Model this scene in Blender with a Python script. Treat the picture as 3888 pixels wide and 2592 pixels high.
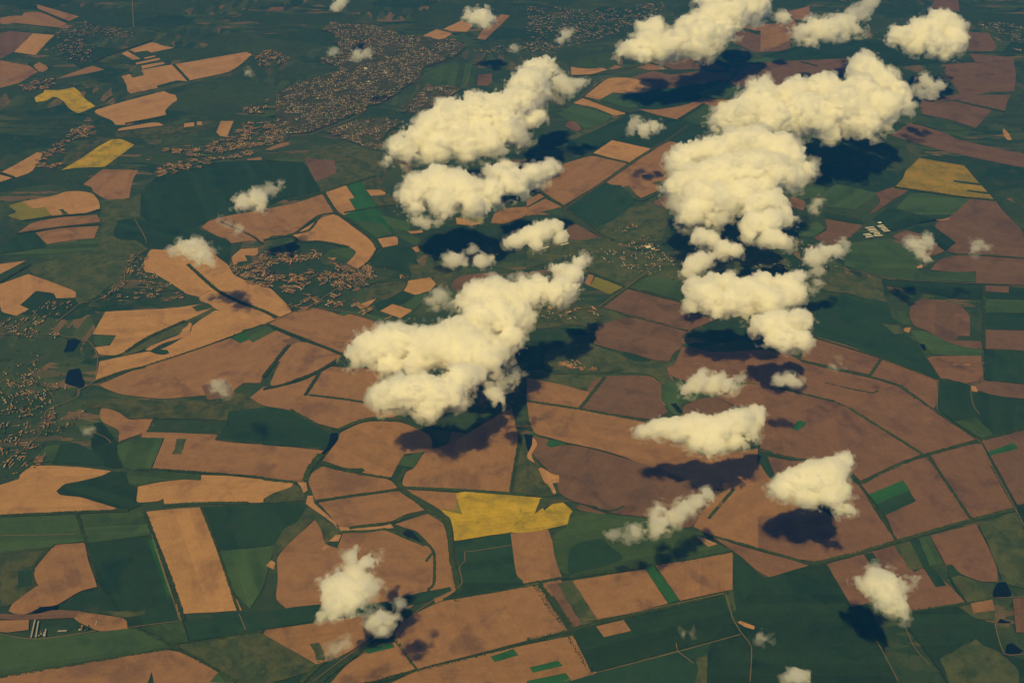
# Farmland seen from an airliner: fields, villages, cumulus clouds and their shadows.
import bpy, bmesh, math, random
import numpy as np
from mathutils import Vector, Matrix
R = math.radians
sc = bpy.context.scene
COL = sc.collection
for o in list(bpy.data.objects): bpy.data.objects.remove(o)

# ---------------------------------------------------------------- camera
H = 10000.0                       # flight level, metres
PITCH = R(33.1)              # camera looks this far below the horizon
FPX = 4628.0                      # focal length in photo pixels (photo 3888 wide)
cam_d = bpy.data.cameras.new('camera'); cam = bpy.data.objects.new('camera', cam_d); COL.objects.link(cam)
cam.location = (0, 0, H); cam.rotation_euler = (R(90) - PITCH, 0, 0)
cam_d.sensor_width = 36.0; cam_d.lens = 36.0 * FPX / 3888.0
cam_d.clip_start = 10.0; cam_d.clip_end = 400000.0
sc.camera = cam
# ---------------------------------------------------------------- sky and sun
SUN_EL, SUN_AZ = 56.0, math.atan2(0.162, 0.597)   # light travels away from the camera, a little to the right
w = bpy.data.worlds.new('World'); sc.world = w; w.use_nodes = True
nt = w.node_tree; bg = nt.nodes['Background']
sky = nt.nodes.new('ShaderNodeTexSky'); sky.sky_type = 'NISHITA'; sky.sun_disc = False
sky.sun_elevation = R(SUN_EL); sky.sun_rotation = math.pi + SUN_AZ; sky.altitude = 200; sky.air_density = 1.3; sky.ozone_density = 3.0; sky.dust_density = 0.3
nt.links.new(sky.outputs[0], bg.inputs[0]); bg.inputs[1].default_value = 0.05
sl = bpy.data.lights.new('sun', 'SUN'); sl.energy = 4.8; sl.angle = R(0.53); sl.color = (1.0, 0.74, 0.21)
sun = bpy.data.objects.new('sun', sl); COL.objects.link(sun)
ld = Vector((math.sin(SUN_AZ) * math.cos(R(SUN_EL)), math.cos(SUN_AZ) * math.cos(R(SUN_EL)), -math.sin(R(SUN_EL))))
sun.rotation_euler = ld.to_track_quat('-Z', 'Y').to_euler(); sun.location = (0, 0, 12000)
sc.view_settings.view_transform = 'Standard'; sc.view_settings.look = 'None'
sc.view_settings.exposure = 0.02; sc.view_settings.gamma = 1.0
cy = sc.cycles
cy.volume_bounces = 24; cy.max_bounces = 24 + 4; cy.diffuse_bounces = 2; cy.transparent_max_bounces = 64
cy.use_denoising = True; cy.sample_clamp_indirect = 6.0
cy.caustics_reflective = False; cy.caustics_refractive = False

# ---------------------------------------------------------------- pixel -> world helpers
TILES = dict(A=(0,0,1.96), B=(1000,0,1.96), C=(2000,0,1.96), D=(2888,0,1.96), E=(0,700,1.96), F=(1000,700,1.96), G=(2000,700,1.96),
             H=(2888,700,1.96), I=(0,1400,1.96), J=(1000,1400,1.96), K=(2000,1400,1.96), L=(2888,1400,1.96), M=(0,1792,1.96),
             N=(1000,1792,1.96), O=(2000,1792,1.96), P=(2888,1792,1.96), X=(3180,800,7.84), Q=(2030,880,4.704), S=(1300,200,7.84),
             T=(0,1792,1.96), Z=(0,0,2352/3888))
def ray(u, v):
    x = (u - 1944) / FPX; y = -(v - 1296) / FPX
    return Vector((x, math.cos(PITCH) + y * math.sin(PITCH), -math.sin(PITCH) + y * math.cos(PITCH)))
def onto(u, v, z=0.0):
    d = ray(u, v); t = (z - H) / d.z
    return Vector((0, 0, H)) + d * t, t        # t is also the depth along the camera axis
def tile_pts(t, s):
    ox, oy, k = TILES[t]
    return [(ox + float(a.split(',')[0]) / k, oy + float(a.split(',')[1]) / k) for a in s.split()]
def gpts(t, s): return [onto(u, v)[0].xy for u, v in tile_pts(t, s)]

def link(name, me, mat=None, parent=None):
    o = bpy.data.objects.new(name, me); COL.objects.link(o)
    if mat is not None:
        for m in (mat if isinstance(mat, (list, tuple)) else [mat]): me.materials.append(m)
    if parent: o.parent = parent
    return o
def tag(o, label=None, cat=None, group=None, kind=None):
    if label: o['label'] = label
    if cat: o['category'] = cat
    if group: o['group'] = group
    if kind: o['kind'] = kind
    return o
def np_mesh(name, verts, faces, mats=None, smooth=False):
    """verts (n,3), faces (m,k) with one k"""
    me = bpy.data.meshes.new(name); verts = np.asarray(verts, np.float32); faces = np.asarray(faces, np.int32)
    n, k = faces.shape
    me.vertices.add(len(verts)); me.vertices.foreach_set('co', verts.ravel())
    me.loops.add(n * k); me.loops.foreach_set('vertex_index', faces.ravel())
    me.polygons.add(n); me.polygons.foreach_set('loop_start', np.arange(0, n * k, k, dtype=np.int32))
    if mats is not None: me.polygons.foreach_set('material_index', np.asarray(mats, np.int32))
    me.polygons.foreach_set('use_smooth', np.full(n, smooth, bool))
    me.update(calc_edges=True); return me

LAT = np.random.default_rng(3).uniform(-1, 1, (64, 64, 64)).astype(np.float32)
def vnoise(x, y, z):
    xi, yi, zi = np.floor(x).astype(np.int32), np.floor(y).astype(np.int32), np.floor(z).astype(np.int32)
    fx, fy, fz = (x - xi).astype(np.float32), (y - yi).astype(np.float32), (z - zi).astype(np.float32)
    fx, fy, fz = fx*fx*(3-2*fx), fy*fy*(3-2*fy), fz*fz*(3-2*fz)
    x0, x1, y0, y1, z0, z1 = xi & 63, (xi + 1) & 63, yi & 63, (yi + 1) & 63, zi & 63, (zi + 1) & 63
    a = LAT[x0, y0, z0] * (1 - fx) + LAT[x1, y0, z0] * fx; b = LAT[x0, y1, z0] * (1 - fx) + LAT[x1, y1, z0] * fx
    c = LAT[x0, y0, z1] * (1 - fx) + LAT[x1, y0, z1] * fx; d = LAT[x0, y1, z1] * (1 - fx) + LAT[x1, y1, z1] * fx
    return (a * (1 - fy) + b * fy) * (1 - fz) + (c * (1 - fy) + d * fy) * fz
# ---------------------------------------------------------------- materials
class NT:
    def __init__(s, name):
        s.m = bpy.data.materials.new(name); s.m.use_nodes = True; s.t = s.m.node_tree; s.t.nodes.clear()
        s.out = s.n('ShaderNodeOutputMaterial')
    def n(s, typ, **kw):
        nd = s.t.nodes.new(typ)
        for k, v in kw.items(): setattr(nd, k, v)
        return nd
    def l(s, a, b): s.t.links.new(a, b)
    def val(s, sock, x):
        if hasattr(x, 'is_linked'): s.l(x, sock)
        else: sock.default_value = x
    def math(s, op, a, b=0.0, c=None):
        nd = s.n('ShaderNodeMath', operation=op); s.val(nd.inputs[0], a); s.val(nd.inputs[1], b)
        if c is not None: s.val(nd.inputs[2], c)
        return nd.outputs[0]
    def mix(s, f, a, b, blend='MIX'):
        nd = s.n('ShaderNodeMix', data_type='RGBA', blend_type=blend); s.val(nd.inputs[0], f)
        s.val(nd.inputs[6], a if hasattr(a, 'is_linked') else (*a, 1)); s.val(nd.inputs[7], b if hasattr(b, 'is_linked') else (*b, 1))
        return nd.outputs[2]
    def noise(s, vec, scale, detail=3, rough=0.5, dist=0.0):
        nd = s.n('ShaderNodeTexNoise'); s.l(vec, nd.inputs['Vector']); nd.inputs['Scale'].default_value = scale
        nd.inputs['Detail'].default_value = detail; nd.inputs['Roughness'].default_value = rough; nd.inputs['Distortion'].default_value = dist
        return nd.outputs[0]
    def ramp(s, f, lo, hi):
        nd = s.n('ShaderNodeMapRange', interpolation_type='SMOOTHSTEP'); s.val(nd.inputs[0], f); nd.inputs[1].default_value = lo; nd.inputs[2].default_value = hi
        return nd.outputs[0]
    def scale(s, vec, v):
        nd = s.n('ShaderNodeVectorMath', operation='MULTIPLY'); s.l(vec, nd.inputs[0]); nd.inputs[1].default_value = v
        return nd.outputs[0]
def field_mat(name, base, alt, alt_amt, streak, vary, fine=0.10, patch=(0.50, 0.68), psize=600.0, bands=0.12, third=None):
    """soil or crop: wide soft patches of a second colour, drilled bands and streaks along the field, mottling, a tone of its own per field"""
    t = NT(name); tc = t.n('ShaderNodeTexCoord'); oi = t.n('ShaderNodeObjectInfo'); vec = tc.outputs['Object']
    off = t.n('ShaderNodeVectorMath', operation='ADD'); t.l(vec, off.inputs[0]); t.l(oi.outputs['Location'], off.inputs[1]); wv = off.outputs[0]
    rnd = oi.outputs['Random']
    big = t.ramp(t.noise(wv, 1 / psize, 5, 0.6, 0.5), *patch)
    c = t.mix(t.math('MULTIPLY', rnd, .45), base, alt)
    c = t.mix(t.math('MULTIPLY', big, alt_amt), c, alt)
    if third: c = t.mix(t.math('MULTIPLY', t.ramp(t.noise(wv, 1 / 210.0, 5, 0.65, 0.8), .52, .68), .7), c, third)
    st = t.noise(t.scale(vec, (1 / 1400.0, 1 / 38.0, 1)), 1.0, 4, 0.65)
    sp = t.n('ShaderNodeSeparateXYZ'); t.l(vec, sp.inputs[0])
    wn = t.n('ShaderNodeTexWhiteNoise', noise_dimensions='2D'); cb = t.n('ShaderNodeCombineXYZ')
    t.l(t.math('FLOOR', t.math('MULTIPLY', sp.outputs[1], 1 / 150.0)), cb.inputs[0]); t.l(t.math('MULTIPLY', rnd, 100.0), cb.inputs[1]); t.l(cb.outputs[0], wn.inputs['Vector'])
    mid = t.noise(wv, 1 / 150.0, 5, 0.68, 0.4); gr = t.noise(wv, 1 / 34.0, 3, 0.8)
    g = 1.0
    for src, k in ((st, streak), (wn.outputs['Value'], bands), (mid, fine * 3.0), (gr, fine * 2.4), (rnd, vary)):
        g = t.math('ADD', g, t.math('MULTIPLY', t.math('SUBTRACT', src, 0.5), k))
    br = t.n('ShaderNodeVectorMath', operation='SCALE'); t.l(c, br.inputs[0]); t.l(g, br.inputs['Scale'])
    d = t.n('ShaderNodeBsdfDiffuse'); t.l(br.outputs[0], d.inputs[0]); t.l(d.outputs[0], t.out.inputs[0])
    return t.m
def plain_mat(name, col, grain=0.25, size=25.0, rough=1.0, gloss=0.0):
    t = NT(name); tc = t.n('ShaderNodeTexCoord'); gm = t.n('ShaderNodeNewGeometry')
    f = t.noise(gm.outputs['Position'], 1 / size, 3, 0.6)
    c = t.mix(f, tuple(x * (1 - grain) for x in col), tuple(x * (1 + grain) for x in col))
    b = t.n('ShaderNodeBsdfPrincipled'); t.l(c, b.inputs['Base Color']); b.inputs['Roughness'].default_value = rough; b.inputs['Specular IOR Level'].default_value = gloss
    t.l(b.outputs[0], t.out.inputs[0]); return t.m
M = {
 't': field_mat('tan_soil', (.360, .205, .100), (.235, .130, .072), .80, .24, .14, .19),
 'p': field_mat('reddish_soil', (.255, .141, .076), (.140, .079, .056), .85, .28, .16, .21),
 'n': field_mat('dull_soil', (.176, .098, .066), (.092, .054, .048), .85, .28, .20, .21),
 'm': field_mat('mauve_soil', (.140, .083, .060), (.080, .051, .045), .80, .30, .22, .20),
 'd': field_mat('dark_crop', (.0215, .049, .028), (.0125, .034, .024), .8, .35, .35, .18, bands=.22, third=(.026, .046, .024)),
 'g': field_mat('green_crop', (.048, .084, .035), (.028, .060, .031), .8, .40, .35, .18, bands=.30),
 'G': field_mat('bright_green_crop', (.026, .092, .034), (.018, .068, .031), .8, .35, .3, .16, bands=.20),
 'o': field_mat('rough_meadow', (.080, .085, .039), (.036, .058, .029), .9, .15, .25, .30, (.40, .62), 260.0, .08, (.022, .040, .024)),
 'v': field_mat('village_green', (.030, .048, .030), (.075, .068, .042), .8, .05, .2, .35, (.42, .6), 120.0, .0, (.020, .038, .024)),
 'y': field_mat('rapeseed', (.400, .275, .020), (.250, .190, .026), .85, .42, .10, .24, (.44, .64), 320.0, .16, (.150, .150, .030)),
 'q': field_mat('patchy_rapeseed', (.270, .175, .022), (.150, .125, .026), .85, .60, .10, .22, (.42, .6), 300.0, .30),
 'Y': field_mat('thin_rapeseed', (.175, .155, .028), (.10, .11, .030), .7, .35, .10, .16),
 's': field_mat('sandy_ground', (.37, .205, .110), (.22, .125, .075), .6, .05, .1, .25, (.45, .65), 90.0),
 'W': plain_mat('pond_water', (.004, .009, .015), .2, 60.0, .25, .2),
}
M_TREE = field_mat('tree_foliage', (.025, .048, .022), (.042, .062, .025), .8, .0, .25, .30, (.45, .6), 45.0, .0)
M_ROOF = [plain_mat('pale_roof', (.52, .47, .42), .15), plain_mat('white_roof', (.62, .60, .55), .1), plain_mat('rusty_roof', (.34, .17, .11), .2), plain_mat('grey_roof', (.30, .28, .27), .2)]
M_WALL = plain_mat('plaster_wall', (.42, .36, .29), .15)
M_ROAD = plain_mat('dusty_track', (.165, .122, .078), .25, 40.0)
M_PLOT = [M['t'], plain_mat('pale_plot', (.40, .225, .12), .2, 30.0), plain_mat('brown_plot', (.25, .135, .078), .2, 30.0), M['g'], M['d']]

# ---------------------------------------------------------------- ground
def ground_material():
    """open land: a loose patchwork of pasture and crop strips with scrub and meadow between"""
    t = NT('open_ground'); tc = t.n('ShaderNodeTexCoord'); v = tc.outputs['Object']
    def cells(scale, ang, metric='CHEBYCHEV'):
        mp = t.n('ShaderNodeMapping'); t.l(v, mp.inputs['Vector']); mp.inputs['Rotation'].default_value = (0, 0, ang); mp.inputs['Scale'].default_value = scale
        vo = t.n('ShaderNodeTexVoronoi', distance=metric); t.l(mp.outputs[0], vo.inputs['Vector']); vo.inputs['Scale'].default_value = 1.0; vo.inputs['Randomness'].default_value = .75
        sp = t.n('ShaderNodeSeparateColor'); t.l(vo.outputs['Color'], sp.inputs[0]); return sp.outputs
    big = cells((1 / 1500.0, 1 / 900.0, 0), .35); sm = cells((1 / 520.0, 1 / 130.0, 0), .9); sm2 = cells((1 / 160.0, 1 / 600.0, 0), .5)
    a = t.ramp(t.noise(v, 1 / 1500.0, 5, 0.6, 0.4), .42, .58); b = t.noise(v, 1 / 220.0, 5, 0.65); g = t.noise(v, 1 / 30.0, 3, 0.75)
    c = t.mix(big[0], (.0155, .041, .028), (.040, .066, .033))
    pick = t.mix(t.ramp(big[1], .48, .52), sm[0], sm2[0])
    c = t.mix(t.math('MULTIPLY', t.ramp(big[2], .45, .55), t.math('MULTIPLY', t.ramp(pick, .30, .75), .75)), c, (.060, .084, .040))
    c = t.mix(t.math('MULTIPLY', t.ramp(big[2], .60, .66), t.ramp(pick, .86, .88)), c, (.130, .092, .060))
    c = t.mix(t.math('MULTIPLY', a, .6), c, (.026, .050, .031))
    c = t.mix(t.math('MULTIPLY', t.ramp(b, .50, .72), .8), c, (.050, .062, .034))
    c = t.mix(t.math('MULTIPLY', t.ramp(t.noise(v, 1 / 120.0, 4, 0.7, .5), .58, .66), .7), c, (.014, .030, .020))
    k = t.math('ADD', .6, t.math('MULTIPLY', g, .8))
    s = t.n('ShaderNodeVectorMath', operation='SCALE'); t.l(c, s.inputs[0]); t.l(k, s.inputs['Scale'])
    d = t.n('ShaderNodeBsdfDiffuse'); t.l(s.outputs[0], d.inputs[0]); t.l(d.outputs[0], t.out.inputs[0]); return t.m
n = 24; L = 90000.0
gx, gy = np.meshgrid(np.linspace(-L, L, n), np.linspace(-L + 20000, L + 20000, n), indexing='ij')
gv = np.stack([gx.ravel(), gy.ravel(), np.zeros(n * n)], 1)
ii = np.arange(n * n).reshape(n, n)
gf = np.stack([ii[:-1, :-1].ravel(), ii[1:, :-1].ravel(), ii[1:, 1:].ravel(), ii[:-1, 1:].ravel()], 1)
tag(link('ground', np_mesh('ground', gv, gf), ground_material()), kind='structure')

# ---------------------------------------------------------------- fields (each its own sheet on the ground)
def outline(pts, rng, rough):
    """round the gentle bends, keep the true corners, add a little unevenness"""
    P = [Vector(p) for p in pts]
    if len(P) > 5:
        Q = []
        for i, p in enumerate(P):
            a, b = P[i - 1], P[(i + 1) % len(P)]; d1, d2 = p - a, b - p
            if d1.length < 1 or d2.length < 1: Q.append(p); continue
            ang = abs(d1.angle_signed(d2))
            if ang < R(58):
                for f in (.28, .10): Q.append(p - d1 * f + d2 * 0)
                Q[-2:] = [p - d1 * .25, p - d1 * .08 + d2 * .04]
                Q += [p + d2 * .08 - d1 * .04, p + d2 * .25] if False else [p * .9 + (a + b) * .05 + d2 * .08, p + d2 * .25]
            else: Q.append(p)
        P = Q
    out = []
    for i, p in enumerate(P):
        b = P[(i + 1) % len(P)]; out.append(p); ln = (b - p).length
        k = int(min(24, ln / 90.0))
        nrm = Vector((-(b - p).y, (b - p).x)) / max(ln, 1e-6)
        for j in range(1, k):
            out.append(p.lerp(b, j / k) + nrm * rng.gauss(0, 1) * rough)
    return out
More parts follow.
